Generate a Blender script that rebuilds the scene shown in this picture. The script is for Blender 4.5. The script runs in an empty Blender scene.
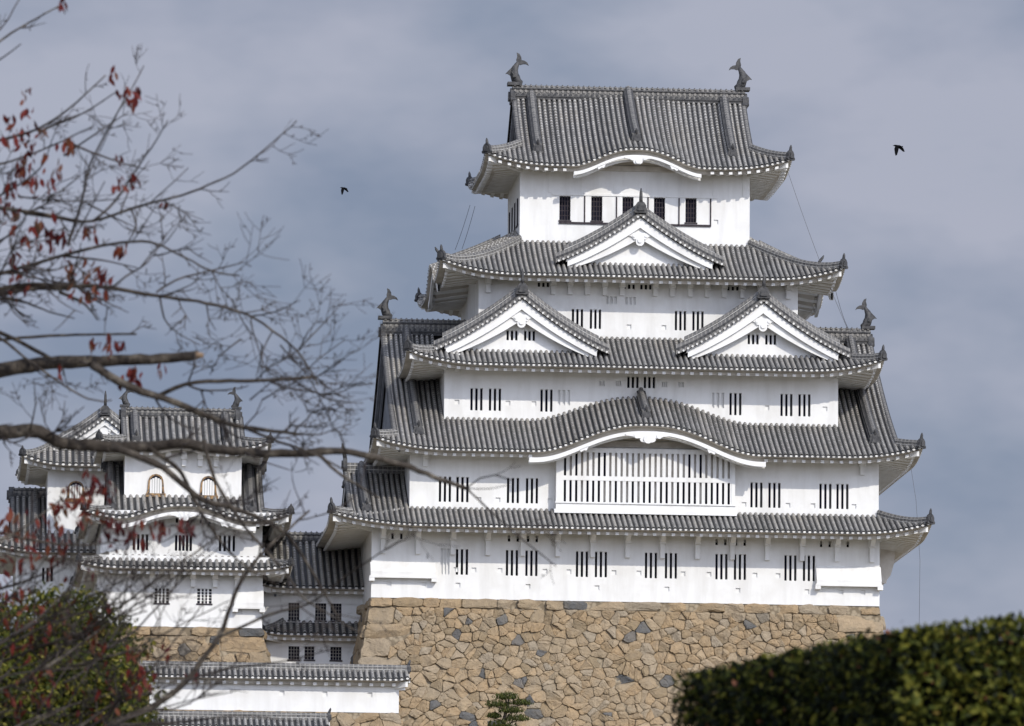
import bpy, math, random
import numpy as np
from mathutils import Vector
random.seed(7); RNG = np.random.default_rng(11)
S = bpy.context.scene
COL = S.collection
R = math.radians

# ------------------------------------------------------------------ camera, sky, sun, exposure
CAM = np.array([-40.0, -400.0, -39.0])
YAW, PITCH, ROLL, FPX = 0.0837076402, 0.129173511, 0.00957944541, 7314.11004
_f = np.array([math.sin(YAW)*math.cos(PITCH), math.cos(YAW)*math.cos(PITCH), math.sin(PITCH)])
_r = np.cross(_f, [0, 0, 1.0]); _r /= np.linalg.norm(_r); _u = np.cross(_r, _f)
_r, _u = math.cos(ROLL)*_r + math.sin(ROLL)*_u, -math.sin(ROLL)*_r + math.cos(ROLL)*_u
def ray(x, y): return (x-512)/FPX*_r - (y-363)/FPX*_u + _f
def P(x, y, Y):                      # point of the picture on the upright plane Y -> (X, Z)
    d = ray(x, y); t = (Y-CAM[1])/d[1]; q = CAM + t*d
    return float(q[0]), float(q[2])
def PD(x, y, dist):                  # point of the picture at a distance from the camera
    return CAM + dist*ray(x, y)
cd = bpy.data.cameras.new("camera"); cam = bpy.data.objects.new("camera", cd); COL.objects.link(cam)
from mathutils import Matrix
cam.matrix_world = Matrix(((_r[0], _u[0], -_f[0], CAM[0]), (_r[1], _u[1], -_f[1], CAM[1]), (_r[2], _u[2], -_f[2], CAM[2]), (0, 0, 0, 1)))
cd.sensor_width = 36; cd.lens = FPX/1024*36; cd.clip_start = 0.5; cd.clip_end = 20000
cd.dof.use_dof = True; cd.dof.focus_distance = 404; cd.dof.aperture_fstop = 14.0
S.camera = cam
SUN_EL, SUN_AZ = 32.0, 27.0          # azimuth to the right of the castle's front normal
sv = Vector((math.sin(R(SUN_AZ))*math.cos(R(SUN_EL)), -math.cos(R(SUN_AZ))*math.cos(R(SUN_EL)), math.sin(R(SUN_EL))))
sl = bpy.data.lights.new("sun", 'SUN'); so = bpy.data.objects.new("sun", sl); COL.objects.link(so)
sl.energy = 2.7; sl.angle = R(0.5); sl.color = (1, 0.94, 0.83)
so.rotation_euler = (-sv).to_track_quat('-Z', 'Y').to_euler(); so.location = (60, -120, 90)
W = bpy.data.worlds.new("World"); S.world = W; W.use_nodes = True
wn, wl = W.node_tree.nodes, W.node_tree.links
bg = wn["Background"]; bg.inputs[1].default_value = 0.07
sky = wn.new("ShaderNodeTexSky"); sky.sky_type = 'NISHITA'; sky.sun_disc = False
sky.sun_elevation = R(SUN_EL); sky.sun_rotation = R(180-SUN_AZ); sky.air_density = 1.0; sky.dust_density = 1.5
def wnode(t, **k):
    n = wn.new(t)
    for a, b in k.items(): setattr(n, a, b)
    return n
tc = wnode("ShaderNodeTexCoord")
mp = wnode("ShaderNodeMapping"); mp.inputs['Scale'].default_value = (1, 1, 1.9); mp.inputs['Location'].default_value = (4.63, 2.97, .78); wl.new(tc.outputs['Generated'], mp.inputs[0])
n1 = wnode("ShaderNodeTexNoise"); n1.inputs['Scale'].default_value = 13; n1.inputs['Detail'].default_value = 5; n1.inputs['Roughness'].default_value = .56
n2 = wnode("ShaderNodeTexNoise"); n2.inputs['Scale'].default_value = 24; n2.inputs['Detail'].default_value = 4; n2.inputs['Distortion'].default_value = .4
wl.new(mp.outputs[0], n1.inputs['Vector']); wl.new(mp.outputs[0], n2.inputs['Vector'])
cr = wnode("ShaderNodeValToRGB"); wl.new(n1.outputs[0], cr.inputs[0])
cr.color_ramp.elements[0].position = .38; cr.color_ramp.elements[0].color = (3.35, 4.05, 5.6, 1)
cr.color_ramp.elements[1].position = .62; cr.color_ramp.elements[1].color = (6.0, 6.3, 7.7, 1)
cr2 = wnode("ShaderNodeValToRGB"); wl.new(n2.outputs[0], cr2.inputs[0])
cr2.color_ramp.elements[0].position = .38; cr2.color_ramp.elements[0].color = (.90, .90, .90, 1)
cr2.color_ramp.elements[1].position = .7; cr2.color_ramp.elements[1].color = (.97, .97, .97, 1)
mx = wnode("ShaderNodeMix", data_type='RGBA'); wl.new(cr2.outputs[0], mx.inputs[0]); wl.new(sky.outputs[0], mx.inputs[6]); wl.new(cr.outputs[0], mx.inputs[7])
# added fill: the unseen sky around the sun is boosted to brighten shaded walls
vd = wnode("ShaderNodeVectorMath", operation='DOT_PRODUCT'); wl.new(tc.outputs['Generated'], vd.inputs[0]); vd.inputs[1].default_value = (.50, -.83, .25)
mr = wnode("ShaderNodeMapRange"); wl.new(vd.outputs['Value'], mr.inputs[0]); mr.interpolation_type = 'SMOOTHSTEP'
mr.inputs[1].default_value = -.15; mr.inputs[2].default_value = .95; mr.inputs[3].default_value = 1.0; mr.inputs[4].default_value = 4.2
vm = wnode("ShaderNodeVectorMath", operation='SCALE'); wl.new(mx.outputs[2], vm.inputs[0]); wl.new(mr.outputs[0], vm.inputs['Scale'])
wl.new(vm.outputs[0], bg.inputs[0])
S.view_settings.view_transform = 'Standard'; S.view_settings.look = 'None'
S.view_settings.exposure = 0.0; S.view_settings.gamma = 1.0; S.view_settings.use_curve_mapping = False
S.render.engine = 'CYCLES'; S.cycles.use_denoising = True; S.cycles.max_bounces = 8

# ------------------------------------------------------------------ materials
class NT:
    def __init__(s, name, rough=.7, spec=.3):
        s.m = bpy.data.materials.new(name); s.m.use_nodes = True
        s.n, s.l = s.m.node_tree.nodes, s.m.node_tree.links
        s.b = s.n["Principled BSDF"]; s.b.inputs['Roughness'].default_value = rough
        s.b.inputs['Specular IOR Level'].default_value = spec
    def new(s, t, **k):
        n = s.n.new(t)
        for a, b in k.items(): setattr(n, a, b)
        return n
    def noise(s, scale, detail=4, vec=None, rough=.55, obj=True):
        n = s.new("ShaderNodeTexNoise"); n.inputs['Scale'].default_value = scale
        n.inputs['Detail'].default_value = detail; n.inputs['Roughness'].default_value = rough
        if vec is None:
            g = s.new("ShaderNodeNewGeometry"); vec = g.outputs['Position']
        s.l.new(vec, n.inputs['Vector']); return n.outputs[0]
    def stretch(s, sx, sy, sz):
        g = s.new("ShaderNodeNewGeometry"); m = s.new("ShaderNodeMapping"); m.inputs['Scale'].default_value = (sx, sy, sz)
        s.l.new(g.outputs['Position'], m.inputs[0]); return m.outputs[0]
    def attr(s, name):
        a = s.new("ShaderNodeAttribute"); a.attribute_name = name; return a.outputs['Fac']
    def ramp(s, fac, stops, interp='LINEAR'):
        r = s.new("ShaderNodeValToRGB"); s.l.new(fac, r.inputs[0]); r.color_ramp.interpolation = interp
        e = r.color_ramp.elements
        while len(e) < len(stops): e.new(.5)
        for k, (p, c) in enumerate(stops):
            e[k].position = p; e[k].color = (*c, 1) if len(c) == 3 else c
        return r.outputs[0]
    def mix(s, f, a, b, mode='MIX'):
        m = s.new("ShaderNodeMix", data_type='RGBA', blend_type=mode)
        for sock, v in ((m.inputs[0], f), (m.inputs[6], a), (m.inputs[7], b)):
            if hasattr(v, 'links'): s.l.new(v, sock)
            elif isinstance(v, (int, float)): sock.default_value = v
            else: sock.default_value = (*v, 1)
        return m.outputs[2]
    def math(s, op, a, b=0.0):
        m = s.new("ShaderNodeMath", operation=op)
        for k, v in enumerate((a, b)):
            if hasattr(v, 'links'): s.l.new(v, m.inputs[k])
            else: m.inputs[k].default_value = v
        return m.outputs[0]
    def col(s, c):
        if hasattr(c, 'links'): s.l.new(c, s.b.inputs['Base Color'])
        else: s.b.inputs['Base Color'].default_value = (*c, 1)
        return s
    def bump(s, h, strength=.4, dist=.03):
        b = s.new("ShaderNodeBump"); b.inputs['Strength'].default_value = strength; b.inputs['Distance'].default_value = dist
        s.l.new(h, b.inputs['Height']); s.l.new(b.outputs[0], s.b.inputs['Normal']); return s
def g3(v, w=0): return (v*(1+w), v, v*(1-w))
M = {}
def mk(name, *a, **k):
    t = NT(name, *a, **k); M[name] = t.m; return t
# white lime plaster: faint streaks and stains
t = mk('plaster', .85, .2)
streak = t.noise(1.0, 5, t.stretch(1.6, 1.6, .22)); blot = t.noise(.9, 5)
c = t.ramp(streak, [(.30, (.69, .685, .67)), (.55, (.785, .785, .775))])
c = t.mix(t.ramp(blot, [(.30, (.5, .5, .5)), (.52, (0, 0, 0))]), c, (.66, .65, .62))
t.col(c).bump(t.noise(4, 4), .15, .03)
t = mk('eave_shade_plaster', .9, .15); t.col(t.ramp(t.noise(1.2, 5), [(.3, (.42, .385, .33)), (.65, (.60, .565, .51))]))  # soffit plaster: eave shade and warm ground bounce put into the colour
t = mk('gable_shade_plaster', .9, .15); t.col(t.ramp(t.noise(1.2, 5), [(.3, (.16, .17, .19)), (.65, (.27, .28, .30))]))  # white side gables, their shadow darkened into the colour
t = mk('beige_plaster', .9, .2)
t.col(t.ramp(t.noise(1.4, 5), [(.3, (.50, .46, .41)), (.65, (.68, .65, .60))]))
# fired grey tiles with white plastered joints
t = mk('tile_rib', .55, .35)
a = t.math('FRACT', t.math('MULTIPLY', t.attr('run'), 1/.22))
band = t.ramp(a, [(0, (1, 1, 1)), (.18, (1, 1, 1)), (.28, (0, 0, 0)), (.88, (0, 0, 0)), (.95, (1, 1, 1))])
wear = t.noise(2.3, 4)
tile = t.ramp(t.noise(5.5, 3), [(.3, (.112, .108, .102)), (.7, (.25, .24, .222))])
tile = t.mix(t.ramp(t.noise(.45, 4), [(.42, (0, 0, 0)), (.66, (.6, .6, .6))]), tile, (.20, .18, .15))
tile = t.mix(1.0, tile, t.ramp(t.attr('rnd'), [(0, (.62,)*3), (.5, (1.0,)*3), (1, (1.3, 1.28, 1.24))]), 'MULTIPLY')
joint = t.ramp(wear, [(.25, (.26, .25, .235)), (.7, (.56, .545, .515))])
t.col(t.mix(t.math('MULTIPLY', band, t.ramp(wear, [(.3, (.45,)*3), (.6, (.95,)*3)])), tile, joint))
t = mk('tile_pan', .6, .3)  # pans toned below the ribs, gap shade put into their colour
a = t.math('FRACT', t.math('MULTIPLY', t.attr('run'), 1/.24))
t.col(t.mix(t.ramp(a, [(0, (.6,)*3), (.2, (0,)*3), (1, (0,)*3)]), t.ramp(t.noise(4, 3), [(.3, (.022, .023, .026)), (.7, (.052, .051, .052))]), (.13, .13, .13)))
t = mk('tile_ridge', .6, .3)
a = t.math('FRACT', t.math('MULTIPLY', t.attr('run'), 1/.26))
t.col(t.mix(t.ramp(a, [(0, (1,)*3), (.2, (1,)*3), (.3, (0,)*3), (1, (0,)*3)]), t.ramp(t.noise(5, 3), [(.3, (.07, .071, .075)), (.7, (.17, .163, .152))]), (.22, .21, .195)))
t = mk('tile_plain', .6, .3); t.col(t.ramp(t.noise(5, 4), [(.3, (.026, .027, .031)), (.7, (.088, .086, .085))])).bump(t.noise(9, 3), .5, .04)
t = mk('tile_end', .7, .2); t.col(t.ramp(t.noise(3, 3), [(.3, (.40, .39, .37)), (.65, (.72, .71, .68))]))
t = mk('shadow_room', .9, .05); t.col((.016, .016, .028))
t = mk('dark_timber', .7, .2); t.col(t.ramp(t.noise(6, 3), [(.3, (.028, .022, .03)), (.7, (.06, .05, .055))]))
t = mk('grey_timber', .8, .2); t.col(t.ramp(t.noise(2, 4), [(.3, (.20, .185, .17)), (.7, (.33, .31, .29))]))
t = mk('gilt', .4, .5); t.col(t.ramp(t.noise(7, 2), [(.35, (.05, .035, .025)), (.6, (.34, .20, .075))]))
t = mk('cable', .5, .3); t.col((.10, .10, .11))
# stone
t = mk('stone', .85, .2)
base = t.ramp(t.attr('rnd'), [(0, (.085, .09, .095)), (.06, (.15, .148, .145)), (.08, (0.279, 0.215, 0.135)), (.3, (0.378, 0.271, 0.160)), (.5, (0.405, 0.297, 0.180)), (.66, (0.329, 0.258, 0.172)), (.8, (0.414, 0.314, 0.201)), (.93, (0.342, 0.284, 0.209)), (1, (0.432, 0.335, 0.221))])
fine = t.noise(3.2, 6, None, .65)
c = t.mix(t.ramp(fine, [(.35, (.65,)*3), (.6, (0,)*3)]), base, t.mix(.5, base, (.15, .125, .095)))
c = t.mix(t.ramp(t.noise(.7, 5), [(.5, (0,)*3), (.75, (.5,)*3)]), c, (.27, .235, .18))
t.col(c).bump(t.noise(4, 7, None, .75), 1.0, .12)
t = mk('stone_fill', .95, .1)
v = t.new("ShaderNodeTexVoronoi"); v.inputs['Scale'].default_value = 4.5
g = t.new("ShaderNodeNewGeometry"); t.l.new(g.outputs['Position'], v.inputs['Vector'])
t.col(t.ramp(v.outputs['Distance'], [(0, (.36, .30, .22)), (.4, (.31, .255, .18)), (.7, (.18, .145, .10))])).bump(v.outputs['Distance'], -1, .1)
# plants and ground
t = mk('bark', .9, .2)
t.col(t.ramp(t.noise(14, 5), [(.3, (.018, .014, .012)), (.55, (.060, .050, .041)), (.75, (.165, .145, .118))])).bump(t.noise(25, 5), .9, .02)
t = mk('twig', .85, .2); t.col(t.ramp(t.noise(9, 3), [(.35, (.020, .016, .016)), (.7, (.085, .071, .064))]))
t = mk('cut_wood', .9, .1); t.col((.24, .17, .115))
def leafmat(name, stops, trans):
    t = NT(name, .55, .15); M[name] = t.m
    c = t.ramp(t.attr('rnd'), stops); t.col(c)
    tr = t.new("ShaderNodeBsdfTranslucent"); t.l.new(c, tr.inputs[0])
    ms = t.new("ShaderNodeMixShader"); ms.inputs[0].default_value = trans
    t.l.new(t.b.outputs[0], ms.inputs[1]); t.l.new(tr.outputs[0], ms.inputs[2])
    t.l.new(ms.outputs[0], t.n["Material Output"].inputs[0])
leafmat('red_leaf', [(0, (.055, .010, .011)), (.35, (.135, .020, .017)), (.6, (.155, .036, .022)), (.8, (.16, .062, .033)), (1, (.09, .045, .028))], .3)
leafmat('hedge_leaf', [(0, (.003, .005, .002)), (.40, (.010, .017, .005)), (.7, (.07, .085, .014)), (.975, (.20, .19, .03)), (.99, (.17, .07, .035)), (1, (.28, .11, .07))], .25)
leafmat('tree_leaf', [(0, (.018, .028, .008)), (.45, (.065, .08, .014)), (.8, (.15, .145, .022)), (1, (.23, .20, .04))], .3)
leafmat('pine_needle', [(0, (.022, .034, .010)), (.6, (.06, .075, .018)), (1, (.12, .125, .03))], .15)
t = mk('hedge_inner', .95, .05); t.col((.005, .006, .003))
t = mk('crow_feather', .8, .05); t.col((.003, .003, .004))
t = mk('ground_earth', .95, .1)
t.col(t.ramp(t.noise(.25, 6), [(.35, (.09, .085, .045)), (.55, (.20, .17, .12)), (.75, (.28, .24, .18))])).bump(t.noise(3, 5), .6, .1)

# ------------------------------------------------------------------ mesh helpers
ORG = {}
class MB:
    def __init__(s): s.v = []; s.f = []; s.m = []; s.run = []; s.rnd = []; s.sm = []
    def add(s, vs, fs, m=0, run=None, rnd=0.0, smooth=False):
        o = len(s.v); s.v += [tuple(map(float, q)) for q in vs]
        s.run += list(run) if run is not None else [0.0]*len(vs)
        s.rnd += [rnd]*len(vs)
        for q in fs: s.f.append(tuple(o+i for i in q))
        s.m += [m]*len(fs) if isinstance(m, int) else list(m)
        s.sm += [smooth]*len(fs)
    def box(s, x0, x1, y0, y1, z0, z1, m=0):
        s.add([(x0,y0,z0),(x1,y0,z0),(x1,y1,z0),(x0,y1,z0),(x0,y0,z1),(x1,y0,z1),(x1,y1,z1),(x0,y1,z1)],
              [(0,3,2,1),(4,5,6,7),(0,1,5,4),(1,2,6,5),(2,3,7,6),(3,0,4,7)], m)
    def obox(s, c, ax, ay, az, m=0):     # box from centre and three half-axis vectors
        c, ax, ay, az = map(np.array, (c, ax, ay, az))
        vs = [c+i*ax+j*ay+k*az for k in (-1,1) for i, j in ((-1,-1),(1,-1),(1,1),(-1,1))]
        s.add(vs, [(0,3,2,1),(4,5,6,7),(0,1,5,4),(1,2,6,5),(2,3,7,6),(3,0,4,7)], m)
    def prism(s, poly, to3, h, m=0):     # polygon (list of 2-D points) mapped by to3(p, depth), extruded by h
        n = len(poly)
        s.add([to3(p, 0) for p in poly] + [to3(p, h) for p in poly],
              [tuple(range(n)), tuple(range(2*n-1, n-1, -1))] + [(i, i+n, (i+1) % n+n, (i+1) % n) for i in range(n)], m)
    def tube(s, pts, rad, sides=6, m=0, smooth=True, cap=True):
        pts = [np.array(p, float) for p in pts]; n = len(pts); vs = []; run = []; acc = 0
        prev = None
        for i, p in enumerate(pts):
            d = pts[min(i+1, n-1)] - pts[max(i-1, 0)]; L = np.linalg.norm(d); d = d/L if L > 1e-9 else np.array([0, 0, 1.])
            ref = prev if prev is not None else (np.array([0, 0, 1.]) if abs(d[2]) < .9 else np.array([1., 0, 0]))
            a = ref - d*np.dot(ref, d); a /= max(np.linalg.norm(a), 1e-9); b = np.cross(d, a); prev = a
            r = rad[i] if hasattr(rad, '__len__') else rad
            ra, rb = r if hasattr(r, '__len__') else (r, r)
            if i: acc += np.linalg.norm(p-pts[i-1])
            for k in range(sides):
                th = 2*math.pi*k/sides; vs.append(p + ra*math.cos(th)*a + rb*math.sin(th)*b); run.append(acc)
        fs = [(i*sides+k, i*sides+(k+1) % sides, (i+1)*sides+(k+1) % sides, (i+1)*sides+k) for i in range(n-1) for k in range(sides)]
        if cap: fs += [tuple(range(sides-1, -1, -1)), tuple((n-1)*sides+k for k in range(sides))]
        s.add(vs, fs, m, run, smooth=smooth)
    def sweep(s, path, prof, mats, lat=None, up=(0, 0, 1), caps=True):   # profile of (lateral, up) points along a path
        path = [np.array(p, float) for p in path]; n = len(path); k = len(prof); up = np.array(up, float); vs = []; run = []; acc = 0
        for i, p in enumerate(path):
            d = path[min(i+1, n-1)] - path[max(i-1, 0)]
            a = np.array(lat, float) if lat is not None else np.cross(d, up); a /= np.linalg.norm(a)
            if i: acc += np.linalg.norm(p-path[i-1])
            for (x, z) in prof: vs.append(p+a*x+up*z); run.append(acc)
        fs = []; ms = []
        for i in range(n-1):
            for j in range(k-1):
                fs.append((i*k+j, (i+1)*k+j, (i+1)*k+j+1, i*k+j+1)); ms.append(mats[j])
        if caps:
            fs += [tuple(range(k)), tuple(range(n*k-1, (n-1)*k-1, -1))]; ms += [mats[0]]*2
        s.add(vs, fs, ms, run)
    def build(s, name, mats, parent=None, origin=None, label=None):
        if isinstance(mats, str): mats = [mats]
        me = bpy.data.meshes.new(name); o = bpy.data.objects.new(name, me); COL.objects.link(o)
        po = ORG.get(parent.name, np.zeros(3)) if parent else np.zeros(3)
        og = np.array(origin, float) if origin is not None else (po if parent else np.zeros(3))
        v = np.array(s.v, float) - og
        me.from_pydata(v.tolist(), [], s.f)
        for q in mats: me.materials.append(M[q])
        me.polygons.foreach_set('material_index', s.m); me.polygons.foreach_set('use_smooth', s.sm)
        for nm, dat in (('run', s.run), ('rnd', s.rnd)):
            if any(dat): me.attributes.new(nm, 'FLOAT', 'POINT').data.foreach_set('value', dat)
        me.update()
        o.location = og - po; ORG[o.name] = og
        if parent: o.parent = parent
        if label: o['label'] = label
        return o
def thing(name, label, cat, loc, group=None):
    o = bpy.data.objects.new(name, None); COL.objects.link(o); o.location = loc; o.empty_display_size = .5
    ORG[o.name] = np.array(loc, float); o['label'] = label; o['category'] = cat; o['kind'] = 'thing'
    if group: o['group'] = group
    return o
def tag(o, label, cat, group=None):
    o['label'] = label; o['category'] = cat
    if group: o['group'] = group
    return o
def copy_part(o, parent, loc_world):
    c = o.copy(); COL.objects.link(c); c.parent = parent; ORG[c.name] = np.array(loc_world, float)
    c.location = np.array(loc_world) - ORG[parent.name]
    for ch in list(o.children):
        d = ch.copy(); COL.objects.link(d); d.parent = c
    return c

# ------------------------------------------------------------------ roofs
class Roof:
    """Tiled roof around a rectangle of eave lines. run[side] sets the slope, dmax[side] how far up the slope goes."""
    NB = {'F': ('L', 'R'), 'R': ('F', 'B'), 'B': ('R', 'L'), 'L': ('B', 'F')}
    def __init__(s, X0, X1, Y0, Y1, ze, H, run, dmax, ov, lift=.5, c=.3, bumps=None, sp=.297, La=4.5, caps=None, rr=.098, td=.30):
        s.__dict__.update(X0=X0, X1=X1, Y0=Y0, Y1=Y1, ze=ze, H=H, run=run, dmax=dmax, ov=ov, U=lift, c=c, bumps=bumps or {}, sp=sp, La=La, caps=caps or {}, rr=rr, td=td)
        s.L = dict(F=X1-X0, B=X1-X0, R=Y1-Y0, L=Y1-Y0)
    def frame(s, k):
        return {'F': ((s.X0, s.Y0), (1, 0), (0, 1)), 'R': ((s.X1, s.Y0), (0, 1), (-1, 0)),
                'B': ((s.X1, s.Y1), (-1, 0), (0, -1)), 'L': ((s.X0, s.Y1), (0, -1), (1, 0))}[k]
    def z(s, k, a, d):
        r = s.run[k]; t = d/r; nA, nB = s.NB[k]; b = s.L[k]-a
        z = s.ze + s.H*((1-s.c)*t + s.c*t*t)
        for q, nb in ((a, nA), (b, nB)):
            m = q*((r+s.run[nb])/2)/s.run[nb] if s.run[nb] != r else q
            z += s.U*max(0, 1-max(m, 0)/s.La)**2.3*max(0, 1-max(t, 0))
        if k in s.bumps:
            c0, hw, h, fall = s.bumps[k]; u = (a-c0)/hw
            if abs(u) < 1.0: z += h*.5*(1+math.cos(math.pi*abs(u)**1.2))*max(0, 1-fall*max(t, 0))
        return z
    def p(s, k, a, d, dz=0.0):
        o, e, n = s.frame(k)
        return np.array((o[0]+e[0]*a+n[0]*d, o[1]+e[1]*a+n[1]*d, s.z(k, a, d)+dz))
    def knots(s, k):
        nA, nB = s.NB[k]; r = s.run[k]; L = s.L[k]
        kA = min(s.dmax[nA]*1.0, s.dmax[k]*s.run[nA]/r); kB = min(s.dmax[nB]*1.0, s.dmax[k]*s.run[nB]/r)
        return kA, kB
    def dlim(s, k, a, side=0):
        nA, nB = s.NB[k]; r = s.run[k]; L = s.L[k]; kA, kB = s.knots(k)
        if a < kA-1e-6: return max(a*r/s.run[nA], 0)
        if L-a < kB-1e-6: return max((L-a)*r/s.run[nB], 0)
        for (a0, a1, dc) in s.caps.get(k, []):
            if a0-1e-6 <= a <= a1+1e-6: return dc
        return s.dmax[k]
    def segs(s, k):
        kA, kB = s.knots(k); L = s.L[k]; br = {0, kA, L-kB, L}
        for (a0, a1, dc) in s.caps.get(k, []): br |= {a0, a1}
        br = sorted(br); return [(x, y) for x, y in zip(br, br[1:]) if y-x > 1e-4]
    def tiles(s, mb, sides='FRLB', ribs='FRL'):    # materials 0 pan, 1 rib, 2 tile end
        for k in sides:
            o, e, nn = s.frame(k); e3 = np.array((e[0], e[1], 0.0)); n3 = np.array((nn[0], nn[1], 0.0))
            for (a0, a1) in s.segs(k):
                n = max(1, int(round((a1-a0)/s.sp))); dm = max(s.dlim(k, a0+1e-4), s.dlim(k, a1-1e-4)); nd = max(2, int(dm/.5)+1)
                A = [a0+(a1-a0)*i/n for i in range(n+1)]
                A[0] += 2e-4; A[-1] -= 2e-4
                vs = []; run = []
                for a in A:
                    dl = s.dlim(k, a)
                    for j in range(nd+1):
                        d = -.05+(dl+.05)*j/nd; vs.append(s.p(k, a, d)); run.append(d)
                w = nd+1
                mb.add(vs, [(i*w+j, (i+1)*w+j, (i+1)*w+j+1, i*w+j+1) for i in range(n) for j in range(nd)], 0, run)
            if k not in ribs: continue
            n = int(round(s.L[k]/s.sp)); st = s.L[k]/n
            for i in range(n):
                a = (i+.5)*st; dl = s.dlim(k, a)
                nd = max(2, int(dl/.45)+1); vs = []; run = []; r = s.rr
                ds = [-.07+(dl+.07-.02)*j/nd for j in range(nd+1)]
                da = (s.p(k, a+.05, 0)-s.p(k, a-.05, 0)); da /= np.linalg.norm(da)
                for d in ds:
                    p0 = s.p(k, a, d); dd = s.p(k, a, d+.05)-s.p(k, a, d-.05); dd /= np.linalg.norm(dd)
                    upv = np.cross(da, dd); upv = upv if upv[2] > 0 else -upv
                    for th in (-.15, .55, 1.15, 1.57, 1.99, 2.59, 3.29):
                        vs.append(p0+da*math.cos(th)*r+upv*(math.sin(th)*r*1.3+.02)); run.append(d+.07)
                w = 7
                off = random.random()*.3; run = [q+off for q in run]
                mb.add(vs, [(j*w+q, (j+1)*w+q, (j+1)*w+q+1, j*w+q+1) for j in range(nd) for q in range(w-1)], 1, run, rnd=random.random(), smooth=True)
                # round end tile
                p0 = s.p(k, a, -.085, .045); upl = np.array((0, 0, 1.0)); r2 = r*.86
                vs = [p0+e3*math.cos(q*math.pi/4)*r2+upl*(math.sin(q*math.pi/4)*r2*.72-.03) for q in range(8)]
                vs += [v+n3*.06 for v in vs]
                mb.add(vs, [tuple(range(8))]+[(q, q+8, (q+1) % 8+8, (q+1) % 8) for q in range(8)], 2)
    def eave_z(s, k, a): return s.z(k, a, 0.0)
    def eaves(s, mb, sides='FRLB', rafter=.52, tooth=.19, wall=True, wtop=None):    # material 0 plaster, 1 tile
        for k in sides:
            L = s.L[k]; n = int(L/.3); A = [L*i/n for i in range(n+1)]; ov = s.ov
            def strip(da, za, db, zb, m=0):
                vs = []
                for a in A:
                    f1 = lambda d: min(max(a, d), L-d) if L > 2*d else a
                    for d, zz in ((da, za), (db, zb)):
                        q = s.p(k, f1(d), d); q[2] = s.eave_z(k, a)+zz; vs.append(q)
                mb.add(vs, [(2*i, 2*i+2, 2*i+3, 2*i+1) for i in range(n)], m)
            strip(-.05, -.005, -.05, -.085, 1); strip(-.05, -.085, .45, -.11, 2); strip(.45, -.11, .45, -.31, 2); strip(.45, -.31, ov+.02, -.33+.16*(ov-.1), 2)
            nr = int(round((L-.5)/rafter)); o, e, nn = s.frame(k); e3 = np.array((e[0], e[1], 0.0)); n3 = np.array((nn[0], nn[1], 0.0))
            for i in range(nr+1):
                a = .25+(L-.5)*i/nr; dm = min(ov, a, L-a)
                if dm < s.td+.2 or (k == 'F' and k in s.bumps and abs(a-s.bumps[k][0]) < s.bumps[k][1]): continue
                d0 = s.td; z0 = s.eave_z(k, a)
                q0 = s.p(k, a, d0); q1 = s.p(k, a, dm); q0[2] = z0-.26; q1[2] = z0-.26+.16*(dm-.1)-.09
                sl = (s.eave_z(k, a+.1)-s.eave_z(k, a-.1))/.2
                vs = []
                for q in (q0, q1):
                    for sx, sz in ((-1, -1), (1, -1), (1, 1), (-1, 1)):
                        vs.append(q+e3*sx*tooth/2+np.array((0, 0, sz*.075+sx*tooth/2*sl)))
                mb.add(vs, [(0, 1, 2, 3), (4, 7, 6, 5), (0, 4, 5, 1), (1, 5, 6, 2), (2, 6, 7, 3), (3, 7, 4, 0)], 0)
            for cA in ((0, 1), (L, -1)):          # half of the diagonal beam under each hip
                q0 = s.p(k, cA[0]+cA[1]*.12, .12); q1 = s.p(k, cA[0]+cA[1]*(ov+.02), ov+.02); q0[2] = s.eave_z(k, cA[0])-.36; q1[2] = s.eave_z(k, min(max(cA[0]+cA[1]*ov, 0), L))-.36+.16*ov-.1
                lat = e3*cA[1]*.13
                vs = [q0, q0+lat, q1+lat, q1]; vs = [v+np.array((0, 0, dz)) for dz in (-.13, .16) for v in vs]
                mb.add(vs, [(0, 3, 2, 1), (4, 5, 6, 7), (0, 1, 5, 4), (1, 2, 6, 5), (2, 3, 7, 6), (3, 0, 4, 7)], 0)
            if wall:      # strip of wall that closes the gap up to the soffit
                vs = []
                for a in A:
                    aa = min(max(a, ov), L-ov); q = s.p(k, aa, ov-.004); z1 = s.eave_z(k, aa)-.33+.16*(ov-.1)
                    if wtop is None: zb = s.ze-.9
                    else: zb = wtop
                    vs += [(q[0], q[1], zb), (q[0], q[1], z1)]
                mb.add(vs, [(2*i, 2*i+2, 2*i+3, 2*i+1) for i in range(n)], 0)
    def hip(s, k, which, n=8, dtop=None):      # hip line from corner inwards on side k ('A' start or 'B' end)
        nb = s.NB[k][0 if which == 'A' else 1]; kA = s.knots(k)[0 if which == 'A' else 1]; L = s.L[k]; out = []
        for i in range(n+1):
            q = kA*i/n; d = q*s.run[k]/s.run[nb]; out.append(s.p(k, q if which == 'A' else L-q, d))
        return out
RIDGE = ['tile_ridge', 'tile_end', 'tile_plain']
def ridge_prof(w=.20, h=.42):
    return [(w, 0), (w, h*.3), (w*1.1, h*.32), (w*1.1, h*.36), (w*.85, h*.36), (w*.85, h*.68), (w*1.0, h*.68), (w*1.0, h*.72), (w*.6, h*.76), (w*.42, h*.94), (0, h), (-w*.42, h*.94), (-w*.6, h*.76),
            (-w*1.0, h*.72), (-w*1.0, h*.68), (-w*.85, h*.68), (-w*.85, h*.36), (-w*1.1, h*.36), (-w*1.1, h*.32), (-w, h*.3), (-w, 0)]
RM = [0, 2, 1, 2, 0, 2, 1, 2, 0, 0, 0, 0, 2, 1, 2, 0, 2, 1, 2, 0]
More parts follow.
